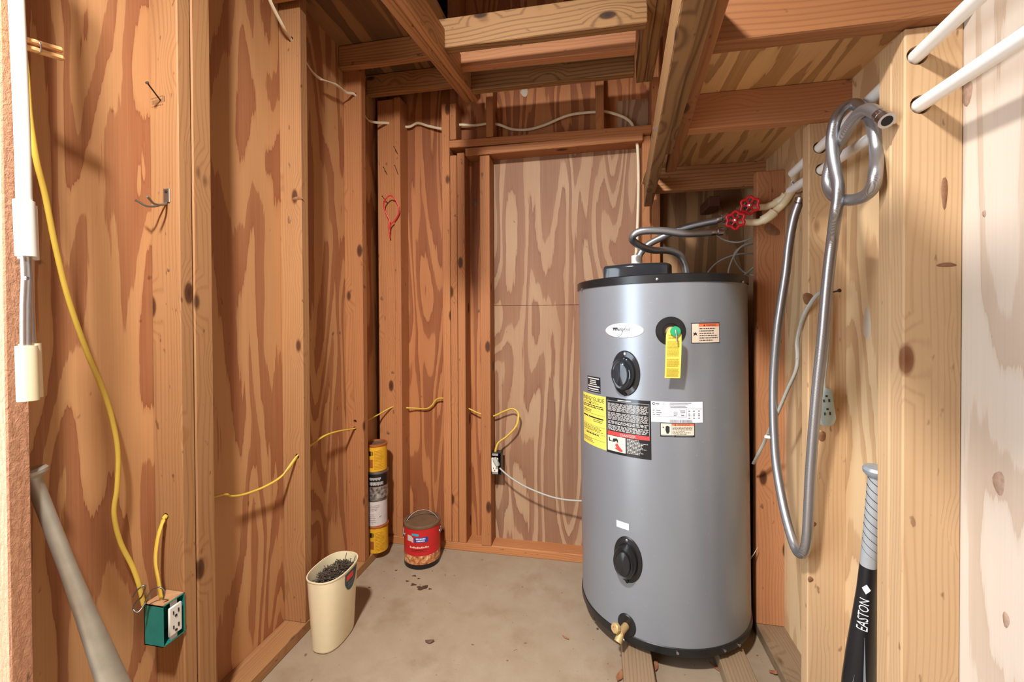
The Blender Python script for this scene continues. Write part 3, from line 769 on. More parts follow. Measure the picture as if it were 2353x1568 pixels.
tube('elbow', [oY(1808, 446, 1.59), el2, oY(1782, 468, 1.615)], .0155, 'cpvc', pb, seg=14, n=5)
tube('pipe_branch', [el2, oY(1760, 476, 1.62), V2], .0115, 'cpvc', pb, seg=14, n=3)
# gate valves with red wheels
def valve(c, toward, label, qh, yh):
    t = thing('gate_valve', label, 'valve', c, 'red wheel gate valves')
    d = (toward-c).normalized()
    lathe('valve_body', [(.013, -.032), (.017, -.030), (.017, -.018), (.0135, -.014), (.018, -.004), (.018, .004), (.0135, .014), (.017, .018), (.017, .032), (.013, .034)], 'dull_steel', t, seg=8, mtx=frame(c, d), smooth=None)
    hw = oY(*qh, yh); s_ = (hw-c).normalized()
    lathe('bonnet', [(.013, 0), (.013, .018), (.009, .024), (.006, .03), (.0045, (hw-c).length+.004)], 'dull_steel', t, seg=10, mtx=frame(c, s_))
    mt = frame(hw, s_)
    # scalloped wheel : rim of six lobes, spokes, hub nut
    n = 60; rim = []
    for i in range(n):
        a = 2*PI*i/n; r_ = .0260+.0032*math.cos(6*a); rim.append(mt @ Vector((r_*math.cos(a), r_*math.sin(a), 0)))
    wh = tube('hand_wheel', rim, .0048, 'red_paint', t, seg=8, n=1, closed=True)
    for i in range(6):
        a = 2*PI*(i+.5)/6
        tube('spoke', [mt @ Vector((.007*math.cos(a), .007*math.sin(a), .001)), mt @ Vector((.024*math.cos(a), .024*math.sin(a), 0))], .003, 'red_paint', wh, seg=6, n=1)
    lathe('hub', [(.0095, -.003), (.010, .003), (.007, .005)], 'red_paint', wh, seg=12, mtx=mt)
    lathe('hub_nut', [(.005, .004), (.005, .009), (.002, .010)], 'steel', wh, seg=6, mtx=mt, smooth=None)
    return t
A1 = oY(1652, 530, 1.60); A2 = oY(1664, 505, 1.64)
valve(V1+Vector((-.006, 0, 0)), A1, 'lower gate valve with red wheel, nearer the tank', (1690, 506), 1.55)
valve(V2+Vector((-.006, 0, 0)), A2, 'upper gate valve with red wheel, nearer the right wall', (1723, 472), 1.58)
# braided connectors to the heater
def ferrule(p, d, t, l_=.03, r_=.0125):
    d = Vector(d).normalized()
    lathe('ferrule', [(r_*.9, 0), (r_, .002), (r_, l_*.45), (r_*.86, l_*.5), (r_*1.15, l_*.56), (r_*1.15, l_), (r_*.7, l_)], 'steel', t, seg=16, mtx=frame(p, d))
def TW(p): return TM @ p
n1w = TW(Vector((N1.x, N1.y, N1.z-.004))); n2w = TW(Vector((N2.x, N2.y, N2.z+.0)))
hA = thing('braided_connector', 'braided steel hose looping left over the tank lid to the lower red valve', 'hose', n1w, 'braided heater connectors')
pts = [n1w, oY(1573, 605, 1.72), oY(1560, 585, 1.71), oY(1535, 576, 1.69), oY(1500, 575, 1.66), oY(1472, 566, 1.62), oY(1453, 551, 1.585), oY(1458, 538, 1.565), oY(1480, 531, 1.56), oY(1525, 531, 1.565), oY(1575, 537, 1.575), oY(1632, 534, 1.595)]
tube('hose', pts, .0132, 'braid', hA, seg=14, n=10)
ferrule(pts[-1], A1-pts[-2], hA, .042)
hB = thing('braided_connector', 'braided steel hose rising from the white sleeve to the upper red valve', 'hose', n2w, 'braided heater connectors')
pts = [n2w, oY(1473, 580, 1.70), oY(1490, 562, 1.70), oY(1520, 546, 1.70), oY(1555, 530, 1.69), oY(1600, 517, 1.67), oY(1648, 507, 1.65)]
tube('hose', pts, .0132, 'braid', hB, seg=14, n=10)
ferrule(oY(1643, 508, 1.652), V2-oY(1643, 508, 1.652), hB, .045)
# steel pipe clamp by the stud
cl = thing('pipe_clamp', 'small steel pipe clamp with an upright bolt', 'clamp', oY(1830, 437, 1.50))
cc = oY(1832, 436, 1.50)
tube('clamp_ring', [cc+Vector((.018*math.cos(a), .0, .012*math.sin(a))) for a in [i*PI/6 for i in range(12)]], .0028, 'dull_steel', cl, seg=8, n=3, closed=True)
tube('clamp_bolt', [oY(1819, 410, 1.49), oY(1824, 446, 1.49)], .0034, 'steel', cl, seg=8, n=1)
# long looped washing hose
pth = [((2037, 277), 1.19), ((2019, 263), 1.20), ((1994, 252), 1.205), ((1972, 263), 1.21), ((1950, 291), 1.215), ((1930, 327), 1.22), ((1913, 363), 1.225), ((1904, 394), 1.23), ((1902, 422), 1.235), ((1911, 446), 1.235), ((1930, 457), 1.23), ((1956, 460), 1.22), ((1986, 451), 1.215), ((2005, 430), 1.21), ((2012, 395), 1.21), ((2014, 350), 1.215), ((2010, 305), 1.22), ((1997, 268), 1.225), ((1966, 240), 1.225), ((1936, 252), 1.215), ((1919, 280), 1.205), ((1912, 320), 1.20), ((1914, 361), 1.20), ((1920, 395), 1.20), ((1926, 425), 1.20), ((1926, 455), 1.205), ((1921, 490), 1.22), ((1913, 550), 1.24), ((1904, 625), 1.25), ((1897, 700), 1.25), ((1890, 780), 1.25), ((1879, 883), 1.25), ((1870, 985), 1.25), ((1863, 1080), 1.255), ((1858, 1180), 1.26), ((1855, 1232), 1.265), ((1850, 1262), 1.27), ((1842, 1274), 1.28), ((1831, 1267), 1.30), ((1820, 1240), 1.33), ((1806, 1190), 1.37), ((1794, 1133), 1.40), ((1785, 1077), 1.42), ((1780, 1022), 1.43), ((1777, 940), 1.44), ((1778, 860), 1.45), ((1786, 761), 1.46), ((1796, 690), 1.465), ((1806, 625), 1.47), ((1812, 570), 1.475), ((1818, 530), 1.48), ((1826, 494), 1.485), ((1835, 468), 1.49)]
pts = [oX(*q, .536+(.012 if 30 < i_ else 0)*0+(.02 if 15 <= i_ <= 18 else 0)-(.016 if 20 <= i_ <= 26 else 0)+(.03*(i_-46)/6 if i_ > 46 else 0)) for i_, (q, y) in enumerate(pth)]
lh = thing('braided_hose', 'long braided steel hose looped over the white pipe on the right wall', 'hose', pts[37])
tube('hose', pts, .0122, 'braid', lh, seg=12, n=6)
ferrule(pts[1], pts[0]-pts[1], lh, .034, .0125)
d9 = (pts[0]-pts[1]).normalized(); lathe('bore', [(.0095, 0), (.0095, .0345), (.001, .0346)], 'black_matte', lh, seg=14, mtx=frame(pts[1], d9))
ferrule(pts[-2].lerp(pts[-1], .6), pts[-1]-pts[-2], lh, .03, .011)
# ================================================================== CORDS AND CABLES
# grey extension cord over a nail, three-outlet block hanging from it
ec = thing('extension_cord', 'grey extension cord with a hanging outlet block draped over a nail', 'extension cord', oY(1900, 975, 1.255))
pts = [oY(*q, 1.60-.03*i_) for i_, q in enumerate(((1731, 1066), (1742, 1045), (1757, 1015)))]+[oX(*q, x) for q, x in (((1772, 980), .545), ((1787, 950), .55), ((1808, 900), .553), ((1828, 855), .553), ((1833, 820), .553), ((1832, 788), .553), ((1838, 755), .553), ((1850, 720), .553))]+[oY(*q, y) for q, y in (((1874, 682), 1.265), ((1891, 672), 1.262), ((1901, 685), 1.266), ((1905, 715), 1.272), ((1903, 770), 1.272), ((1898, 830), 1.270), ((1893, 870), 1.262), ((1893, 900), 1.258))]
tube('cord', pts, .004, 'grey_wire', ec, seg=10, n=8, flat=(.0055, .0032), ref=(0, 1, 0))
tube('cord', [oX(1787, 950, .548), oX(1808, 900, .551), oX(1828, 855, .551), oX(1833, 825, .551)], .0045, 'grey_wire', ec, seg=10, n=5)
M['block'] = plain('grey green plastic', (168, 184, 180), .4, var=.03)
bc_ = oY(1900, 937, 1.25); bw, bh = .044, .098
ol = [(-.014, .049), (.014, .049), (.019, .040), (.024, -.030), (.018, -.044), (.008, -.050), (-.006, -.050), (-.014, -.043), (-.019, -.025), (-.018, .036)]
bm = bmesh.new(); f_ = bm.faces.new([bm.verts.new((x, 0, z)) for x, z in ol]); r = bmesh.ops.extrude_face_region(bm, geom=[f_])
bmesh.ops.translate(bm, verts=[g for g in r['geom'] if isinstance(g, bmesh.types.BMVert)], vec=(0, .028, 0))
bmesh.ops.recalc_face_normals(bm, faces=bm.faces); bmesh.ops.bevel(bm, geom=[e_ for e_ in bm.edges], offset=.003, segments=2, profile=.5, affect='EDGES')
bmesh.ops.rotate(bm, verts=bm.verts, cent=(0, 0, 0), matrix=Matrix.Rotation(math.radians(-4), 3, 'Y') @ Matrix.Rotation(math.radians(12), 3, 'Z')); bmesh.ops.translate(bm, verts=bm.verts, vec=bc_)
blk = bm_obj('outlet_block', bm, 'block', ec, 40)
RB_ = Matrix.Rotation(math.radians(-4), 3, 'Y') @ Matrix.Rotation(math.radians(12), 3, 'Z')
def slot(x, z, sx, sz, par, org, rot, mat='ink'):
    o = bm_obj('slot', box_bm(sx, .002, sz, 0), mat, par)
    o.matrix_world = Matrix.Identity(4)
    for v_ in o.data.vertices: v_.co = org + rot @ (v_.co+Vector((x, -.0004, z)))
    return o
for z in (.018, -.016):
    slot(-.007, z, .0025, .007, blk, bc_, RB_); slot(.007, z, .0035, .008, blk, bc_, RB_); slot(0.001, z+.012, .005, .0045, blk, bc_, RB_)
# white tie holding hose and cord
tie = tag(tube('cable_tie', [oX(1776, 1001, .538)+Vector((.017*math.cos(a)-.004, .016*math.sin(a), .004*math.cos(a))) for a in [i*PI/5 for i in range(10)]], .003, 'white_plastic', seg=8, n=3, closed=True, flat=(.005, .0014), ref=None), 'short white twist tie round the hose and cord', 'tie')
# nails
def nail(q, ax, val, tip, label, l_out=None, r_=.0018, head=.0042, grp=None):
    """q : pixel where it enters, tip : pixel + plane of its head"""
    a = on(*q, ax, val); b = on(tip[0], tip[1], tip[2], tip[3]); d = (b-a).normalized()
    t = thing('nail', label, 'nail', a, grp)
    lathe('shank', [(r_*.8, -.012), (r_, 0), (r_, (b-a).length)], 'nail', t, seg=8, mtx=frame(a, d))
    lathe('head', [(r_, 0), (head, .0004), (head, .0018), (head*.5, .0024)], 'nail', t, seg=10, mtx=frame(b-d*.0012, d))
    return t
nail((1896, 676), 1, 1.286, (1929, 668, 1, 1.235), 'long nail holding the grey extension cord', r_=.0022, head=.005)
nail((369, 231), 1, .898, (338, 190, 1, .855), 'bent nail high on the double stud of the left wall', r_=.0018)
BN = 'nails in the corner studs of the back wall'
nail((890, 402), 1, 2.012, (881, 384, 1, 1.98), 'upper left nail of the four above the red tie', r_=.0014, head=.003, grp=BN)
nail((915, 402), 1, B, (907, 380, 1, 1.968), 'upper right nail of the four above the red tie', r_=.0014, head=.003, grp=BN)
nail((914, 354), 1, B, (905, 337, 1, 1.968), 'topmost nail on the corner stud above the red tie', r_=.0014, head=.003, grp=BN)
nail((891, 467), 1, 2.012, (878, 451, 1, 1.97), 'nail from which the red tie hangs', r_=.0016, head=.0034, grp=BN)
# red tie loop
o = tube('red_tie', [oY(*q, y) for q, y in (((896, 548), 1.995), ((894, 520), 1.99), ((895, 508), 1.99), ((886, 488), 1.985), ((882, 470), 1.98), ((888, 456), 1.975), ((899, 450), 1.975), ((911, 464), 1.98), ((917, 486), 1.985), ((909, 505), 1.99), ((897, 518), 1.99), ((895, 535), 1.99))], .002, 'red_paint', None, seg=8, n=6, flat=(.0034, .0018), ref=(0, 1, 0))
tag(o, 'red plastic tie hanging as a loop on the corner stud', 'tie')
# double coat hook on the left stud
hk = thing('coat_hook', 'grey metal double coat hook on the left stud', 'hook', oY(384, 462, .898))
hc = oY(384, 452, .898)
bm = box_bm(.019, .0025, .036, .001); bmesh.ops.translate(bm, verts=bm.verts, vec=hc+Vector((0, -.0013, .002))); bm_obj('hook_plate', bm, 'dull_steel', hk)
for s_, tip in ((-1, (311, 460)), (1, (338, 452))):
    b0 = oY(382, 466, .897); t_ = oY(tip[0], tip[1], .835)
    tube('prong', [b0+Vector((0, .002, 0)), b0.lerp(t_, .3)+Vector((.004*s_, 0, -.010)), b0.lerp(t_, .65)+Vector((0, 0, -.012)), b0.lerp(t_, .9)+Vector((0, 0, -.003)), t_], .0028, 'dull_steel', hk, seg=8, n=6)
lathe('screw', [(.004, 0), (.004, .001), (.0015, .0018)], 'nail', hk, seg=10, mtx=frame(hc+Vector((0, -.0026, .012)), (0, -1, 0)))
# clothespin clipped near the front stud
cpA = oX(60, 100, -1.028); cpB = oX(146, 126, -1.01)
cp = thing('clothespin', 'wooden clothespin clipped to the yellow cable at upper left', 'clothespin', cpA)
M['pinwood'] = lumber('clothespin wood', (214, 160, 104), (196, 138, 86), vary=.02, knots=False)
dcp = (cpB-cpA).normalized(); nrm = Vector((0, 0, 1))
perp = dcp.cross(Vector((1, 0, 0))).normalized(); perp = perp if perp.z > 0 else -perp
for s_ in (1, -1):
    a = cpA+perp*(.0065*s_)-dcp*.012; b = cpB+perp*(.0075*s_)
    o = beam('pin_half', a, b, .011, .009, 'pinwood', None, upv=perp); o.parent = cp; o.matrix_parent_inverse = Matrix.Translation(-Vector(cp.location))
tube('spring', [cpA.lerp(cpB, .28)+Vector((.0065*math.cos(a*.9)+.003, 0, 0))+perp*(.011*math.sin(a*.9)) for a in range(0, 16)], .0011, 'steel', cp, seg=6, n=3)
# yellow flat cable down the left bay into the teal box
pts = [oX(*q, x) for q, x in (((30, -520), -1.03), ((36, -260), -1.005), ((42, -60), -1.0), ((46, 0), -1.005), ((50, 90), -1.012), ((60, 170), -1.018), ((68, 270), -1.025), ((84, 370), -1.035), ((104, 450), -1.05), ((128, 570), -1.07), ((158, 690), -1.085), ((200, 810), -1.095), ((236, 895), -1.098), ((258, 965), -1.095), ((271, 1040), -1.09), ((269, 1120), -1.088), ((262, 1180), -1.09), ((276, 1245), -1.09), ((303, 1300), -1.085), ((318, 1340), -1.08), ((330, 1390), -1.078))]
o = tag(tube('electric_cable', pts, .006, 'yellow', None, seg=10, n=8, flat=(.0054, .0036), ref=(1, 0, .0)), 'yellow flat cable hanging down the left wall into the teal box', 'cable')
# yellow cable from the box through the studs to the back outlet
S = []
S += [oY(372, 1385, .862), oY(364, 1335, .860), oY(357, 1290, .862), oY(362, 1240, .872), oY(372, 1205, .885), oY(381, 1187, .898), oY(400, 1172, .945)]
S += [oX(508, 1138, -1.08), oX(530, 1141, -1.085), oX(560, 1137, -1.09), oX(610, 1118, -1.088), oX(650, 1092, -1.083), oY(683, 1049, 1.357), oY(700, 1035, 1.39)]
S += [oX(722, 1017, -1.08), oX(750, 1000, -1.085), oX(780, 991, -1.085), oY(815, 985, 1.757), oY(830, 975, 1.80), oX(850, 963, -1.08), oX(872, 952, -1.07), oY(902, 936, 2.012), oY(916, 936, 2.05)]
S += [oY(934, 938, 2.055), oY(955, 939, 2.07), oY(980, 940, 2.07), oY(993, 932, 2.068), oY(1003, 919, 2.065), oY(1019, 916, 2.06), oY(1045, 922, 2.055), oY(1080, 941, 2.055), oY(1105, 952, 2.05), oY(1132, 957, 2.05), oY(1158, 946, 2.045), oY(1178, 940, 2.04), oY(1191, 952, 2.035), oY(1186, 980, 2.03), oY(1165, 1003, 2.025), oY(1144, 1020, 2.02), oY(1137, 1045, 2.02)]
for s_, hs in ((SL[1], [S[5]]), (SL[2], [S[5].lerp(S[7], .4)]), (SL[3], [S[12]]), (SL[4], [S[17]])):
    cut(s_, [(h, (.15, 1, .05) if s_ is SL[1] else (0, 1, 0), .0085) for h in hs])
cut(SL[4], [(S[17]+Vector((.002, 0, .032)), (0, 1, 0), .008)])
tag(tube('electric_cable', S, .0045, 'yellow', None, seg=10, n=7, flat=(.0055, .0034), ref=(0, .7, .7)), 'yellow cable threaded through the studs to the back wall outlet', 'cable')
# white cable round the top of the walls
Wp = [oX(612, -30, -1.075), oX(622, 5, -1.07), oX(650, 60, -1.065), oY(668, 90, 1.357), oY(684, 118, 1.39), oX(702, 142, -1.08), oX(718, 165, -1.09), oX(736, 181, -1.09), oX(770, 194, -1.085), oX(795, 212, -1.08), oY(815, 218, 1.757), oY(830, 245, 1.80), oX(842, 272, -1.085), oX(860, 281, -1.08), oY(890, 283, 2.008), oY(905, 286, 2.03), oY(924, 291, 2.06), oY(942, 291, 2.07), oY(960, 283, 2.072), oY(985, 290, 2.07), oY(1016, 296, 2.06), oY(1035, 292, 2.055), oY(1056, 287, 2.055), oY(1090, 288, 2.06), oY(1123, 284, 2.05), oY(1148, 287, 2.05), oY(1176, 297, 2.07), oY(1212, 298, 2.072), oY(1250, 288, 2.07), oY(1303, 266, 2.065), oY(1345, 259, 2.06), oY(1376, 257, 2.05), oY(1394, 257, 2.05), oY(1428, 267, 2.06), oY(1448, 280, 2.05), oY(1456, 296, 2.045), oY(1464, 330, 2.03), oY(1467, 400, 2.03), oY(1466, 480, 2.03), oY(1463, 560, 2.02), oY(1460, 610, 1.95)]
tag(tube('electric_cable', Wp, .005, 'white_wire', None, seg=10, n=7, flat=(.0062, .0034), ref=(0, 1, .2)), 'off-white cable stapled across the top of the back wall', 'cable')
for s_, hs in ((SL[3], [Wp[3]]), (SL[4], [Wp[10]])): cut(s_, [(h, (0, 1, 0), .0095) for h in hs])
# coil of thin pale wire behind the tank
cw = thing('wire_coil', 'loose coil of thin pale wire behind the water heater', 'wire', oY(1690, 640, 1.80))
def wire(qs, y): return [oY(u, v, y+.012*math.sin(i*1.7)) for i, (u, v) in enumerate(qs)]
tube('wire', wire([(1648, 541), (1665, 552), (1695, 557), (1730, 548), (1757, 543), (1761, 548), (1735, 556), (1705, 566), (1686, 590), (1675, 618), (1674, 636), (1678, 646)], 1.75), .0032, 'grey_wire', cw, seg=8, n=8)
tube('wire', wire([(1625, 628), (1645, 606), (1675, 590), (1710, 583), (1742, 585), (1756, 600), (1750, 625), (1735, 633), (1710, 626), (1692, 605), (1687, 585), (1700, 570), (1735, 560), (1756, 570)], 1.80), .0032, 'grey_wire', cw, seg=8, n=8)
tube('wire', wire([(1700, 640), (1720, 625), (1742, 605), (1756, 594)], 1.78), .0032, 'grey_wire', cw, seg=8, n=8)
# thin blue wire beside the doubled beam
tag(tube('blue_wire', [oZ(1579, -5, 1.66), oZ(1561, 100, 1.66), oZ(1541, 190, 1.665), oZ(1520, 258, 1.66), oZ(1508, 300, 1.65)], .003, plain('blue sheath', (70, 108, 170), .5), None, seg=8, n=5), 'thin blue wire running along the doubled beam overhead', 'wire')
# ================================================================== ELECTRICAL BOXES
def receptacle(par, c, R3, w_=.033, h_=.068, d_=.006):
    bm = box_bm(w_, d_, h_, .0025)
    for v_ in bm.verts: v_.co = c + R3 @ v_.co
    rc = bm_obj('receptacle', bm, 'white_plastic', par, 40)
    for z in (.017, -.019):
        for (x, sx, sz) in ((-.0065, .0022, .008), (.0065, .0028, .009)):
            slot(x, z+.003, sx, sz, rc, c+R3 @ Vector((0, -d_/2, 0)), R3)
        slot(0, z-.007, .005, .005, rc, c+R3 @ Vector((0, -d_/2, 0)), R3)
    return rc
def ibox(name, c, R3, w_, h_, d_, t_, mat, par):
    """open-fronted box; open side faces local -Y"""
    v, f = box_faces([(-w_/2, -w_/2+t_, -d_, 0, -h_/2, h_/2), (w_/2-t_, w_/2, -d_, 0, -h_/2, h_/2), (-w_/2, w_/2, -d_, 0, h_/2-t_, h_/2), (-w_/2, w_/2, -d_, 0, -h_/2, -h_/2+t_), (-w_/2, w_/2, -t_, 0, -h_/2, h_/2)])
    return mk(name, [c+R3 @ Vector(q) for q in v], f, mat, par)
# teal box nailed to the side of the double stud, its opening turned to the room
R3 = Matrix.Rotation(math.radians(90), 3, 'Z')
g1 = oY(373, 1396, .840); g2 = oY(373, 1490, .840)
gz = (g1.z+g2.z)/2; gh = g1.z-g2.z
gb = thing('outlet_box', 'teal wall box with a white outlet on the left stud', 'outlet box', (g1.x-.03, .869, g2.z))
bcen = Vector((g1.x-.056, .869, gz))
ibox('box_shell', bcen, R3, .056, gh, .056, .002, 'teal', gb)
receptacle(gb, bcen+R3 @ Vector((.002, -.056, 0)), R3, .034, gh*.72)
for s_ in (1, -1):
    bm = box_bm(.018, .0015, .012, .0005)
    for v_ in bm.verts: v_.co = bcen+R3 @ (v_.co+Vector((0, -.054, (gh/2-.008)*s_)))
    bm_obj('mounting_ear', bm, 'steel', gb)
bm = box_bm(.054, .053, .0015, 0)
for v_ in bm.verts: v_.co = bcen+R3 @ (v_.co+Vector((0, -.028, gh/2+.0008)))
bm_obj('dust_top', bm, plain('dusty board', (170, 128, 90), .8, var=.2), gb)
g0 = oY(322, 1392, .815)
tube('ground_wire', [oY(306, 1372, .80), oY(316, 1356, .80), oY(334, 1346, .81), oY(327, 1370, .815), oY(312, 1386, .81), oY(306, 1400, .81), oY(316, 1408, .81), oY(328, 1395, .82), oY(338, 1375, .83), oY(350, 1356, .835), oY(366, 1350, .84), oY(378, 1360, .845), oY(375, 1378, .85)], .0018, 'dull_steel', gb, seg=8, n=6)
# outlet on the back wall with plug and grey cord
oc = oY(1138, 1066, 2.0)
ob = thing('outlet_box', 'black metal wall box with white outlet and grey plug on the back wall', 'outlet box', oc-Vector((0, 0, .055)))
I3 = Matrix.Identity(3)
ibox('box_shell', oc+Vector((0, .045, 0)), I3, .058, .106, .045, .002, 'black', ob)
receptacle(ob, oc+Vector((-.002, 0, -.006)), I3, .034, .07)
for s_ in (1, -1):
    bm = box_bm(.030, .002, .012, .0005); bmesh.ops.translate(bm, verts=bm.verts, vec=oc+Vector((0, -.001, .044*s_))); bm_obj('mounting_ear', bm, 'steel', ob)
pg = thing('power_cord', 'grey flat plug and cord running from the back outlet behind the tank', 'power cord', oY(1143, 1060, 1.985))
bm = box_bm(.020, .016, .044, .004)
RP3 = Matrix.Rotation(math.radians(-28), 3, 'Y')
for v_ in bm.verts: v_.co = oY(1140, 1062, 1.985)+RP3 @ v_.co
bm_obj('plug', bm, 'grey_wire', pg, 40)
tube('cord', [oY(1148, 1076, 1.98), oY(1172, 1097, 1.975), oY(1210, 1120, 1.97), oY(1260, 1140, 1.965), oY(1300, 1149, 1.96), oY(1345, 1152, 1.93)], .004, 'grey_wire', pg, seg=8, n=6)

# ================================================================== CANS, BIN, BATS, POLE
def cyl(c, R_, th, z, h_=0): return Vector((c.x+(R_+h_)*math.cos(th), c.y+(R_+h_)*math.sin(th), c.z+z))
def cprint(name, c, R_, rects, th0, th1, z0, z1, mat, par, h_=.0006):
    vs_ = []; fs = []
    for (a, b, y0, y1) in rects:
        ns = max(1, int(math.ceil((b-a)*abs(th1-th0)/.12)))
        for i in range(ns):
            a_ = a+(b-a)*i/ns; b_ = a+(b-a)*(i+1)/ns; k = len(vs_)
            for x, y in ((a_, y1), (b_, y1), (b_, y0), (a_, y0)): vs_.append(cyl(c, R_, th0+(th1-th0)*x, z1+(z0-z1)*y, h_))
            fs.append((k, k+1, k+2, k+3))
    return mk(name, vs_, fs, mat, par)
def cpoly(name, c, R_, pts, th0, th1, z0, z1, mat, par, h_=.0008):
    return mk(name, [cyl(c, R_, th0+(th1-th0)*x, z1+(z0-z1)*y, h_) for x, y in pts], [tuple(range(len(pts)))], mat, par)
M['can_yellow'] = plain('yellow can paper', (214, 160, 34), .45, var=.08, scale=30)
M['can_copper'] = plain('copper coloured rim', (188, 110, 60), .4, .5)
M['can_white'] = plain('stained white paper', (200, 190, 184), .5, var=.08, scale=50)
M['can_red'] = plain('red can paper', (190, 34, 36), .4, var=.1, scale=12)
M['can_black'] = plain('black can paper', (26, 22, 22), .35)
M['ochre'] = plain('ochre print', (172, 118, 22), .5)
qc = oY(888, 1240, 1.875); sx = qc.x-.053; sy = 1.878; qh = .128; qr = .0525
def quart(i, label, style):
    c = Vector((sx+(.002, -.001, .003, 0)[i], sy, .038+i*(qh+.0005)))
    t = thing('paint_can', label, 'paint can', c, 'quart cans stacked in the corner')
    mt = Matrix.Translation(c)
    body = {'y': 'can_yellow', 'b': 'can_black', 'w': 'can_white'}[style]
    if style == 'b':
        lathe('can_body', [(qr-.002, 0), (qr, .002), (qr, .058), (qr, .0585), (qr, qh-.012)], None, t, 40, mt, mats=['tin', 'can_black', 'can_red'], bandm=[0, 0, 2, 1])
    else:
        lathe('can_body', [(qr-.002, 0), (qr, .002), (qr, qh-.012)], body, t, 40, mt)
    lathe('can_rim', [(qr, qh-.012), (qr+.0025, qh-.009), (qr+.0025, qh-.002), (qr, qh), (qr-.006, qh), (qr-.007, qh-.006)], 'can_copper' if style == 'y' else 'dull_steel', t, 40, mt, capt=False)
    lathe('can_lid', [(qr-.007, qh-.008), (qr-.007, qh-.005), (qr-.013, qh-.004), (qr-.015, qh-.007), (.002, qh-.007)], 'rustlid', t, 40, mt)
    r_ = random.Random(20+i); a0, a1 = -2.0, -.35
    if style == 'y':
        cprint('can_print', c, qr, words(.48, .98, .12, .95, 13, r_, .35, .25), a0, a1, .004, qh-.014, 'ochre', t)
        cprint('can_mark', c, qr, [(.18, .30, .14, .34), (.33, .36, .14, .34), (.38, .41, .16, .32)], a0, a1, .004, qh-.014, 'can_black', t)
        cprint('can_picture', c, qr, [(.20, .40, .5, .85)], a0, a1, .004, qh-.014, 'can_copper', t)
    elif style == 'b':
        cprint('can_print', c, qr, [(x/20, x/20+.03, .12, .20+.02*(x % 3)) for x in range(3, 16)]+[(x/16, x/16+.04, .30, .44-.02*(x % 2)) for x in range(3, 15)], a0, a1, 0, qh-.012, 'pale_ink', t)
    else:
        cprint('can_print', c, qr, words(.15, .75, .12, .4, 4, r_, .25, .3)+words(.15, .6, .5, .9, 5, r_, .2, .4), a0, a1, .004, qh-.014, 'grey_ink', t)
        cprint('can_stain', c, qr, [(.22, .25, .38, .42), (.55, .57, .34, .37), (.34, .36, .9, .93), (.74, .77, .62, .66), (.80, .83, .6, .64)], a0, a1, .004, qh-.014, 'can_black', t)
    return t
quart(0, 'yellow quart can at the bottom of the corner stack', 'y')
quart(1, 'white quart can, second from the bottom of the corner stack', 'w')
quart(2, 'black and silver quart can under the top can of the corner stack', 'b')
quart(3, 'yellow quart can with copper rim on top of the corner stack', 'y')
# gallon can
rc_ = Vector((-.812, 1.888, 0)); RR = .0835; RHt = .196
rcan = thing('paint_can', 'red gallon can with wire handle on the floor near the corner', 'paint can', rc_)
mt = Matrix.Translation(rc_)
lathe('can_body', [(RR-.002, .0), (RR, .002), (RR, .022), (RR, .0225), (RR, .062), (RR, .0625), (RR, RHt-.014)], None, rcan, 56, mt, mats=['can_black', 'woodprint', 'can_red'], bandm=[0, 0, 1, 1, 2, 2])
lathe('can_rim', [(RR, RHt-.014), (RR+.003, RHt-.011), (RR+.003, RHt-.002), (RR, RHt), (RR-.009, RHt), (RR-.010, RHt-.007)], 'rustlid', rcan, 56, mt, capt=False)
lathe('can_lid', [(RR-.010, RHt-.009), (RR-.011, RHt-.006), (RR-.016, RHt-.005), (RR-.018, RHt-.008), (.002, RHt-.008)], 'rustlid', rcan, 56, mt)
a0 = math.atan2(-rc_.y, -rc_.x)-PI/2+.0; a0 = math.atan2(CAM.y-rc_.y, CAM.x-rc_.x)-PI/2; a1 = a0+PI
cprint('brand_patch', rc_, RR, [(.36, .60, .245, .365)], a0, a1, 0, RHt, 'blue_ink', rcan)
cprint('patch_print', rc_, RR, [(.39+i*.024, .408+i*.024, .265, .295) for i in range(7)]+[(.40+i*.024, .418+i*.024, .315, .345) for i in range(6)], a0, a1, 0, RHt, 'paper', rcan, .0012)
cpoly('white_patch', rc_, RR, [(.22, .215), (.30, .215), (.34, .27), (.345, .375), (.22, .345)], a0, a1, 0, RHt, 'can_white', rcan, .0014)
cpoly('cyan_patch', rc_, RR, [(.31, .165), (.33, .155), (.44, .16), (.445, .20), (.43, .215), (.32, .205)], a0, a1, 0, RHt, 'cyan_ink', rcan, .0022)
cprint('can_print', rc_, RR, [(.27+i*.035, .295+i*.035, .46+.012*(i % 2), .50) for i in range(10)], a0, a1, 0, RHt, 'tan_paper', rcan)
cprint('can_print', rc_, RR, words(.30, .60, .53, .60, 2, random.Random(4), .3), a0, a1, 0, RHt, 'can_black', rcan)
for s_ in (0.08, .92):
    th = a0+PI*s_; lathe('handle_ear', [(.010, -.002), (.010, .003), (.006, .006)], 'dull_steel', rcan, 14, frame(cyl(rc_, RR, th, RHt*.72), (math.cos(th), math.sin(th), 0)))
pA = cyl(rc_, RR, a0+PI*.92, RHt*.72, .007); pB = cyl(rc_, RR, a0+PI*.08, RHt*.72, .007); bk = Vector((math.cos(a0-PI/2), math.sin(a0-PI/2), 0))
hnd = []
for i in range(13):
    a = PI*i/12; mid = (pA+pB)/2; ex = (pA-pB)/2
    hnd.append(mid+ex*math.cos(a)*1.0+(Vector((0, 0, 1))*.083+bk*.055)*math.sin(a))
tube('wire_handle', hnd, .0016, 'dull_steel', rcan, seg=8, n=3)
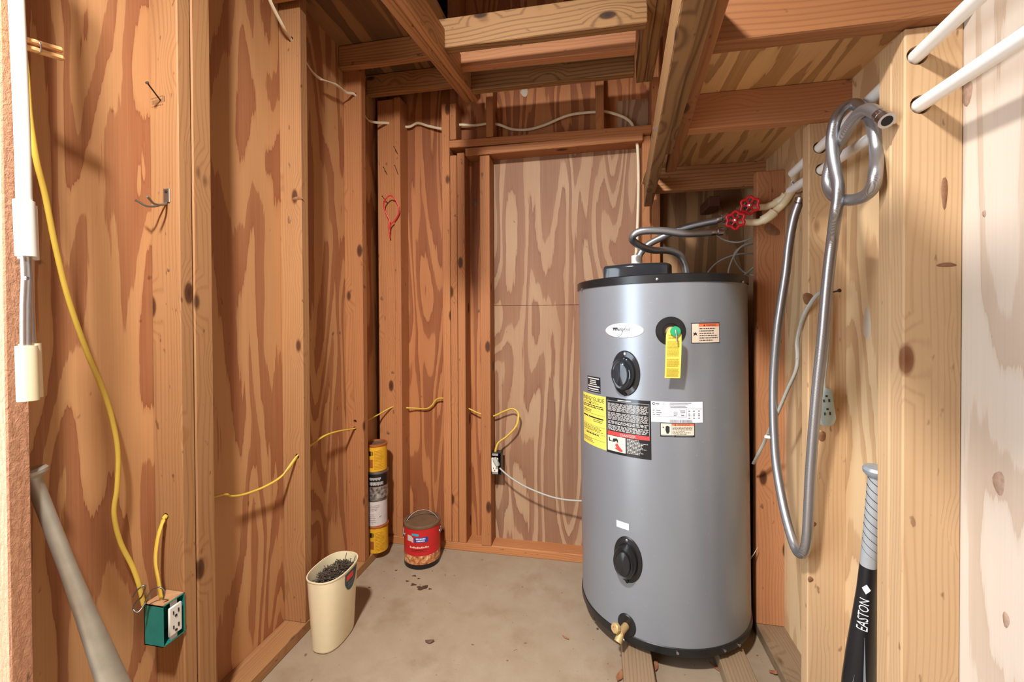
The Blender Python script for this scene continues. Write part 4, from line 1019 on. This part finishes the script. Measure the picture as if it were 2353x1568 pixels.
# wastebasket
bc = Vector((-.927, 1.364, 0)); BH = .255
bn = thing('wastebasket', 'cream oval plastic wastebasket full of dark nails on the floor', 'wastebasket', bc)
def stad(k_, hw, hl, n_=56, e=2.6):
    a = 2*PI*k_/n_; c_, s_ = math.cos(a), math.sin(a)
    return Vector((hw*math.copysign(abs(c_)**(2/e), c_), hl*math.copysign(abs(s_)**(2/e), s_), 0))
def loft(name, rings, mat, par, n_=56, cap0=True, cap1=False, c=bc):
    vs_ = []; fs = []
    for hw, hl, z in rings: vs_ += [c+stad(k_, hw, hl, n_)+Vector((0, 0, z)) for k_ in range(n_)]
    for i in range(len(rings)-1):
        for k_ in range(n_): fs.append((i*n_+k_, i*n_+(k_+1) % n_, (i+1)*n_+(k_+1) % n_, (i+1)*n_+k_))
    if cap0: fs.append(tuple(reversed(range(n_))))
    if cap1: fs.append(tuple(range((len(rings)-1)*n_, len(rings)*n_)))
    return mk(name, vs_, fs, mat, par, 40)
loft('shell', [(.047, .080, 0), (.0505, .084, .004), (.052, .0855, .010), (.0645, .099, BH-.006), (.0665, .101, BH-.004), (.0665, .101, BH), (.0635, .098, BH), (.0625, .097, BH-.01), (.051, .084, .008)], 'cream_plastic', bn, cap1=True)
# label on the room-facing side
def bside(y, z):
    k_ = z/BH; hw = .052+.0125*k_; hl = .0855+.0135*k_
    return bc+Vector((hw*(1-(abs(y)/hl)**2.6)**(1/2.6)+.0012, y, z))
M['teal_label'] = plain('dark teal label', (34, 72, 78), .4)
lab = [(.018, .236), (.072, .247), (.073, .215), (.066, .185), (.052, .166), (.038, .160), (.026, .168), (.019, .19), (.017, .21)]
vs_ = []; fs = []
for i in range(15):
    y = -.026+.08*i/14; q = (y+.026)/.08; top_ = .243; low_ = .176+.055*abs((q-.45)/.55)**2.4
    vs_ += [bside(y, low_), bside(y, top_)]
    if i: fs.append((2*i-2, 2*i, 2*i+1, 2*i-1))
mk('bin_label', vs_, fs, 'teal_label', bn, 60)
mk('label_band', [bside(y, z)+Vector((.0008, 0, 0)) for y, z in ((-.02, .236), (.022, .236), (.022, .216), (-.02, .216))], [(0, 1, 2, 3)], 'red_ink', bn)
r_ = random.Random(9)
rects = [(-.008+.008*i, -.003+.008*i, .192+.010*j) for i in range(5) for j in range(2)]
vs_ = []; fs = []
for (a, b, z) in rects:
    k = len(vs_); vs_ += [bside(y_, z_)+Vector((.0008, 0, 0)) for y_, z_ in ((a, z), (b, z), (b, z+.006), (a, z+.006))]; fs.append((k, k+1, k+2, k+3))
mk('label_print', vs_, fs, 'grey_ink', bn)
# nails in the bin : an uncountable heap
vs_ = []; fs = []
def add_nail(p, d, l_, r_):
    d = d.normalized(); a = d.cross(Vector((.3, .5, .8))).normalized(); b = d.cross(a); k = len(vs_)
    for t_, rr in ((0, r_*2.1), (.03, r_*2.1), (.031, r_), (.9, r_), (1.0, r_*.1)):
        for j in range(5): an = 2*PI*j/5; vs_.append(p+d*(l_*t_)+a*(rr*math.cos(an))+b*(rr*math.sin(an)))
    for i in range(4):
        for j in range(5): fs.append((k+i*5+j, k+i*5+(j+1) % 5, k+(i+1)*5+(j+1) % 5, k+(i+1)*5+j))
    fs.append(tuple(k+j for j in reversed(range(5))))
rr_ = random.Random(5)
for i in range(900):
    a = rr_.uniform(0, 2*PI); q = math.sqrt(rr_.random()); s_ = stad(0, 1, 1)
    x = .054*q*math.cos(a); y = .088*q*math.sin(a)
    z = .208+.022*(1-q*q)+rr_.uniform(-.012, .008)+.012*y/.088
    d = Vector((rr_.uniform(-1, 1), rr_.uniform(-1, 1), rr_.uniform(-.35, .45))).normalized()
    l_ = rr_.uniform(.028, .042); p0 = bc+Vector((x, y, z))-d*l_*.5
    for e_ in (p0, p0+d*l_):
        ex, ey = (e_.x-bc.x)/.0585, (e_.y-bc.y)/.093
        q2 = (abs(ex)**2.6+abs(ey)**2.6)
        if q2 > 1: break
    else: add_nail(p0, d, l_, .0013)
add_nail(bc+Vector((.005, .055, .222)), Vector((.1, .3, 1)), .05, .0013); add_nail(bc+Vector((.03, .07, .215)), Vector((.3, .1, 1)), .045, .0013)
M['dark_nail'] = plain('blackened nail', (92, 82, 72), .4, .6, var=.4, scale=90)
hp_ = mk('nail_heap', vs_, fs, 'dark_nail', None, 30); tag(hp_, 'heap of dark nails filling the cream wastebasket', 'nails', kind='stuff')
loft('nail_bed', [(.052, .086, .19), (.054, .088, .20)], 'dark_nail', hp_, cap1=True)
# bats
def bat(top, bot, prof, mat, name, label, mats=None, bandm=None):
    d = (bot-top).normalized(); t = thing(name, label, 'baseball bat', bot, 'baseball bats')
    return t, d, frame(top, d, (0, -1, 0))
kt = oX(67, 1077, -1.082); fl = oZ(392, 1910, 0); d0 = (fl-kt).normalized(); fl = kt+d0*((fl-kt).length)
ln = (fl-kt).length
t, d, mt = bat(kt, fl, None, None, 'baseball_bat', 'grey aluminium bat leaning against the left wall')
k_ = ln/.86
lathe('knob', [(.004, 0), (.022, .002), (.025, .007), (.024, .013), (.016, .02)], 'alu', t, 28, mt)
lathe('handle', [(.0145, .016), (.0125, .03), (.0125, .10*k_), (.0135, .22*k_)], 'alu', t, 28, mt)
lathe('barrel', [(.0135, .22*k_), (.0165, .32*k_), (.022, .44*k_), (.028, .56*k_), (.032, .66*k_), (.033, .80*k_), (.029, ln-.03), (.012, ln-.018)], 'alu', t, 28, mt)
kt = oX(2014, 1078, .622); fl = oX(1958, 1600, .616); fl.z = .039; d = (fl-kt).normalized(); ln = (fl-kt).length
t, d, mt = bat(kt, fl, None, None, 'baseball_bat', 'black and grey bat with white lettering standing in the right-hand wall bay')
M['grip'] = plain('grey grip tape', (160, 164, 166), .6); M['bat_black'] = plain('black bat paint', (24, 26, 30), .3); M['bat_silver'] = plain('silver stripe', (170, 182, 192), .35, .5)
lathe('knob', [(.004, -.006), (.022, -.004), (.0255, .002), (.024, .010), (.017, .018)], 'bat_silver', t, 28, mt)
g = lathe('grip', [(.0150, .014), (.0145, .03), (.015, .16), (.016, .235)], 'grip', t, 28, mt)
for i in range(11):
    z = .03+i*.019; a0_ = -.9
    tube('grip_seam', [mt @ Vector((.0153*math.cos(a0_+j*.3), .0153*math.sin(a0_+j*.3), z-j*.0035)) for j in range(10)], .0006, 'ink', g, seg=5, n=1)
br = lathe('barrel', [(.0165, .235), (.0185, .30), (.0235, .38), (.029, .46), (.0325, .54), (.0335, .64), (.030, ln-.024), (.012, ln-.012)], 'bat_black', t, 32, mt)
def bprof(z): 
    P_ = [(.235, .0165), (.30, .0185), (.38, .0235), (.46, .029), (.54, .0325), (.64, .0335), (1, .03)]
    for (z0, r0), (z1, r1) in zip(P_, P_[1:]):
        if z <= z1: return r0+(r1-r0)*max(0, (z-z0))/(z1-z0)
    return .03
def bsurf(a, z): return mt @ Vector(((bprof(z)+.0009)*math.cos(a), (bprof(z)+.0009)*math.sin(a), z))
# angle of the side seen from the doorway
vdir = mt.inverted().to_3x3() @ (CAM-(kt+d*.33)); av = math.atan2(vdir.y, vdir.x)
def bdirtest(): 
    q = mt.to_3x3() @ Vector((math.cos(av+.3), math.sin(av+.3), 0)); return 1 if q.dot(rt) > mt.to_3x3().__matmul__(Vector((math.cos(av), math.sin(av), 0))).dot(rt) else -1
sg = bdirtest()
vv, ff, wr = text2d('EASTON'); hgt = .019; wdt = .075
bmt = bmesh.new(); bv = [bmt.verts.new((a, b, 0)) for a, b in vv]
for f_ in ff:
    try: bmt.faces.new([bv[i] for i in f_])
    except ValueError: pass
bmesh.ops.triangulate(bmt, faces=bmt.faces)
for _ in range(2): bmesh.ops.subdivide_edges(bmt, edges=[e_ for e_ in bmt.edges if e_.calc_length() > .12], cuts=1, use_grid_fill=True)
bmesh.ops.triangulate(bmt, faces=bmt.faces); bmt.verts.index_update()
vv = [(v_.co.x, v_.co.y) for v_ in bmt.verts]; ff = [tuple(v_.index for v_ in f_.verts) for f_ in bmt.faces]; bmt.free()
mk('bat_lettering', [bsurf(av+sg*((b-.5)*hgt*-1-.002)/bprof(.34), .385-wdt*(a/wr)) for a, b in vv], ff, 'paper', br)
mk('bat_emblem', [bsurf(av+sg*x/bprof(.28), .285+y) for x, y in ((-.008, 0), (-.004, -.006), (0, -.012), (.004, -.006), (.008, 0), (.004, .006), (0, .012), (-.004, .006), (0, 0))], [(8, i, (i+1) % 8) for i in range(8)], 'paper', br)
for (x0, x1, z0, z1, w_) in ((.004, .016, .40, .60, .004), (-.008, -.02, .50, .62, .002), (.012, .03, .50, .64, .006)):
    vs_ = []; fs = []
    for i in range(9):
        z = z0+(z1-z0)*i/8; x = x0+(x1-x0)*i/8; ww = w_*(i+.3)/8
        vs_ += [bsurf(av+sg*(x-ww)/bprof(z), z), bsurf(av+sg*(x+ww)/bprof(z), z)]
    for i in range(8): fs.append((2*i, 2*i+1, 2*i+3, 2*i+2))
    mk('bat_stripe', vs_, fs, 'bat_silver', br)
# telescoping pole by the front stud
PY = .545
po = thing('telescoping_pole', 'white and chrome telescoping pole hanging at the left door side', 'pole', oY(68, 918, PY))
def pc(u, v, dy=0): return oY(u, v, PY+dy)
tube('hanging_hook', [pc(18, -420), pc(17, -440), pc(12, -452), pc(8, -442), Vector((-1.034, .583, pc(17, -440).z))], .003, 'steel', po, seg=8, n=5)
tube('upper_tube', [pc(19, -420), pc(30, -120), pc(38, 0), pc(51, 300), pc(56, 470)], .0098, 'white_plastic', po, seg=20, n=4)
tube('sleeve', [pc(55, 462), pc(61, 590)], .0132, 'white_plastic', po, seg=20, n=1)
tube('sleeve', [pc(61, 472, .012), pc(66, 596, .012)], .0128, 'white_plastic', po, seg=20, n=1)
tube('chrome_rod', [pc(60, 588), pc(63, 640), pc(60, 700), pc(60, 795)], .0072, 'steel', po, seg=14, n=2)
tube('chrome_rod', [pc(65, 594, .012), pc(66, 690, .012), pc(70, 795, .012)], .0072, 'steel', po, seg=14, n=2)
lathe('lock_button', [(.003, 0), (.003, .004), (.001, .005)], 'steel', po, 10, frame(pc(64, 640, -.007), (.2, -1, 0)))
tube('hand_grip', [pc(61, 795), pc(65, 921)], .0135, 'cream_plastic', po, seg=20, n=1)
tube('hand_grip', [pc(69, 790, .012), pc(74, 914, .012)], .0135, 'cream_plastic', po, seg=20, n=1)
# ================================================================== SMALL THINGS ON THE FLOOR AND ABOVE
M['leaf'] = plain('dry leaf', (142, 92, 62), .7, var=.2, scale=120); M['leaf_dark'] = plain('dark dry leaf', (96, 70, 50), .7, var=.2, scale=120)
def leaf(u, v, l_, w_, ang, label, mat='leaf', curl=.3):
    c = oZ(u, v, .003); ca, sa = math.cos(ang), math.sin(ang); vs_ = []; fs = []; n_ = 7
    for i in range(n_):
        t_ = i/(n_-1); x = (t_-.5)*l_; hw = w_*math.sin(PI*min(max(t_, .04), .97))**.8*.5; z = .0015+curl*l_*(t_-.5)**2*1.6
        for s_, zz in ((-1, .0035*curl*3), (0, 0), (1, .0035*curl*3)):
            y = s_*hw; vs_.append((c.x+x*ca-y*sa, c.y+x*sa+y*ca, z+zz))
    for i in range(n_-1):
        for j in range(2): fs.append((i*3+j, i*3+j+1, i*3+4+j, i*3+3+j))
    me = mk('dry_leaf', vs_, fs, mat, None, 60); md = me.modifiers.new('t', 'SOLIDIFY'); md.thickness = .0007
    return tag(me, label, 'leaf', 'dry leaves on the floor')
leaf(987, 1477, .030, .016, .3, 'small dark curled leaf in the middle of the floor', 'leaf_dark', .5)
leaf(1300, 1467, .026, .007, -.5, 'narrow brown leaf scrap on the floor left of the tank')
leaf(1424, 1556, .05, .02, 1.2, 'orange leaf against the left support board', 'leaf')
leaf(1507, 1532, .05, .016, 1.4, 'curled orange leaf right of the left support board', 'leaf')
leaf(1648, 1538, .055, .012, 2.4, 'long brown leaf left of the right support board', 'leaf')
leaf(1780, 1549, .035, .016, .2, 'curled brown leaf beside the right wall plate', 'leaf', .6)
r_ = random.Random(2)
M['stain'] = plain('dark paint drip', (72, 52, 36), .6, var=.2)
for (u, v, s_) in ((936, 1336, .010), (952, 1324, .012), (962, 1330, .008), (910, 1311, .008), (950, 1344, .016), (968, 1352, .026), (978, 1348, .016), (988, 1354, .010), (849, 1350, .008)):
    c = oZ(u, v, .0006); n_ = 12; vs_ = []
    for i in range(n_):
        a = 2*PI*i/n_; q = s_*.5*(1+.35*math.sin(a*3+u)+.2*r_.random()); vs_.append((c.x+q*1.4*math.cos(a), c.y+q*.9*math.sin(a), .0007))
    mk('stain', vs_, [tuple(range(n_))], 'stain', floor)
# dark block behind the tank under the right loft
a = oY(1629, 474, 1.93); board('blocking', (a.x, 1.93, a.z), (a.x+.045, BP, 1.655), 'y', 'roof', wall_back)
# grey cobweb between tank and stud
cb = thing('cobweb', 'wisp of cobweb between the water heater and the right stud', 'cobweb', oY(1716, 1370, 1.55))
M['web'] = plain('web', (200, 190, 176), .8)
for k_, qs in enumerate((((1741, 1258), (1732, 1275), (1722, 1290), (1716, 1310), (1717, 1335), (1716, 1365)), ((1741, 1258), (1728, 1278), (1712, 1284), (1690, 1276)), ((1736, 1266), (1722, 1288), (1708, 1282)))):
    tube('thread', [oY(u, v, 1.64-.012*i) for i, (u, v) in enumerate(qs)], .0006, 'web', cb, seg=5, n=5)

# ================================================================== KNOTS, PATCHES AND STAMPS IN THE WOOD
M['knot'] = plain('knot wood', (128, 88, 60), .6, var=.25, scale=140)
M['knot_pale'] = plain('pale knot', (160, 134, 116), .6, var=.2, scale=140)
M['patch_wood'] = plain('grey plywood plug', (196, 184, 166), .6, var=.05)
M['stamp'] = plain('faded stamp ink', (104, 70, 44), .7)
def knot(par, c, n_, rx, rz, mat='knot', ang=0, nm='knot'):
    mt = frame(c, n_, (0, 0, 1)); vs_ = []; fs = []; N_ = 14
    ca, sa = math.cos(ang), math.sin(ang)
    for kk, h in ((1.0, 0.0), (.92, .0007), (.01, .0009)):
        for i in range(N_):
            a = 2*PI*i/N_; q = kk*(1+.10*math.sin(3*a+rx*900)); x = rz*q*math.cos(a); y = rx*q*math.sin(a)
            vs_.append(mt @ Vector((x*ca-y*sa, x*sa+y*ca, h)))
    for i in range(2):
        for j in range(N_): fs.append((i*N_+j, i*N_+(j+1) % N_, (i+1)*N_+(j+1) % N_, (i+1)*N_+j))
    return mk(nm, vs_, fs, mat, par, 60)
MY = (0, -1, 0); MX = (-1, 0, 0); PXn = (1, 0, 0)
for q, rx, rz, mt_ in (((2295, 1110), .011, .020, 'knot_pale'), ((2222, 215), .012, .022, 'knot_pale'), ((2262, 491), .004, .006, 'knot_pale'), ((2312, 1425), .006, .013, 'knot_pale')):
    knot(wall_right, oX(*q, RP), MX, rx, rz, mt_)
knot(wall_right, oX(1992, 745, RP-.002), MX, .016, .040, 'patch_wood', nm='plywood_plug')
knot(wall_back, oY(1205, 212, BP), MY, .018, .022, 'patch_wood', nm='plywood_plug')
for q, y, rx, rz, a in (((1856, 686), 1.2858, .013, .016, 0), ((1888, 1003), 1.2858, .011, .014, 0), ((1870, 1205), 1.2858, .006, .007, 0), ((1862, 1332), 1.2858, .007, .008, 0), ((2170, 442), .9218, .005, .030, 0), ((2175, 609), .9218, .016, .004, 0), ((1773, 528), 1.6618, .018, .030, .9), ((387, 620), .8978, .004, .005, 0)):
    knot(wall_right if q[0] > 1500 else wall_left, oY(*q, y), MY, rx, rz, 'knot', a)
for q, rx, rz in (((1091, 466), .016, .020), ((1099, 714), .008, .011), ((1047, 496), .010, .006), ((1066, 556), .004, .012)):
    knot(wall_back, oY(*q, BP-.0005 if q[0] > 1080 else B), MY, rx, rz)
for q, rx, rz in (((878, 686), .010, .011), ((903, 856), .009, .008), ((892, 995), .009, .010)):
    knot(wall_back, oY(*q, 2.0118), MY, rx, rz)
for q, rx, rz in (((683, 456), .022, .006), ((665, 505), .007, .014)):
    knot(wall_left, oY(*q, 1.3568), MY, rx, rz, 'knot')
def stamp(par, c, ux, uz, rows, sd):
    """faint illegible grade stamp as short strokes on a board face"""
    r_ = random.Random(sd); vs_ = []; fs = []; ux = Vector(ux); uz = Vector(uz)
    for j, (x0, x1, y0, y1) in enumerate(rows):
        x = x0
        while x < x1:
            w_ = r_.uniform(.0015, .004); k = len(vs_); sl = r_.uniform(-.0006, .0006)
            for a, b in ((x, y0), (x+w_*.55, y0+sl), (x+w_*.55, y1+sl), (x, y1)): vs_.append(c+ux*a+uz*b)
            fs.append((k, k+1, k+2, k+3)); x += w_+.0012
    return mk('grade_stamp', vs_, fs, 'stamp', par)
stamp(wall_left, oY(347, 238, .8974), (1, 0, .12), (0, 0, 1), [(0, .040, .010, .013), (.003, .034, -.004, .006), (.036, .044, -.004, .010), (.002, .036, -.011, -.008)], 1)
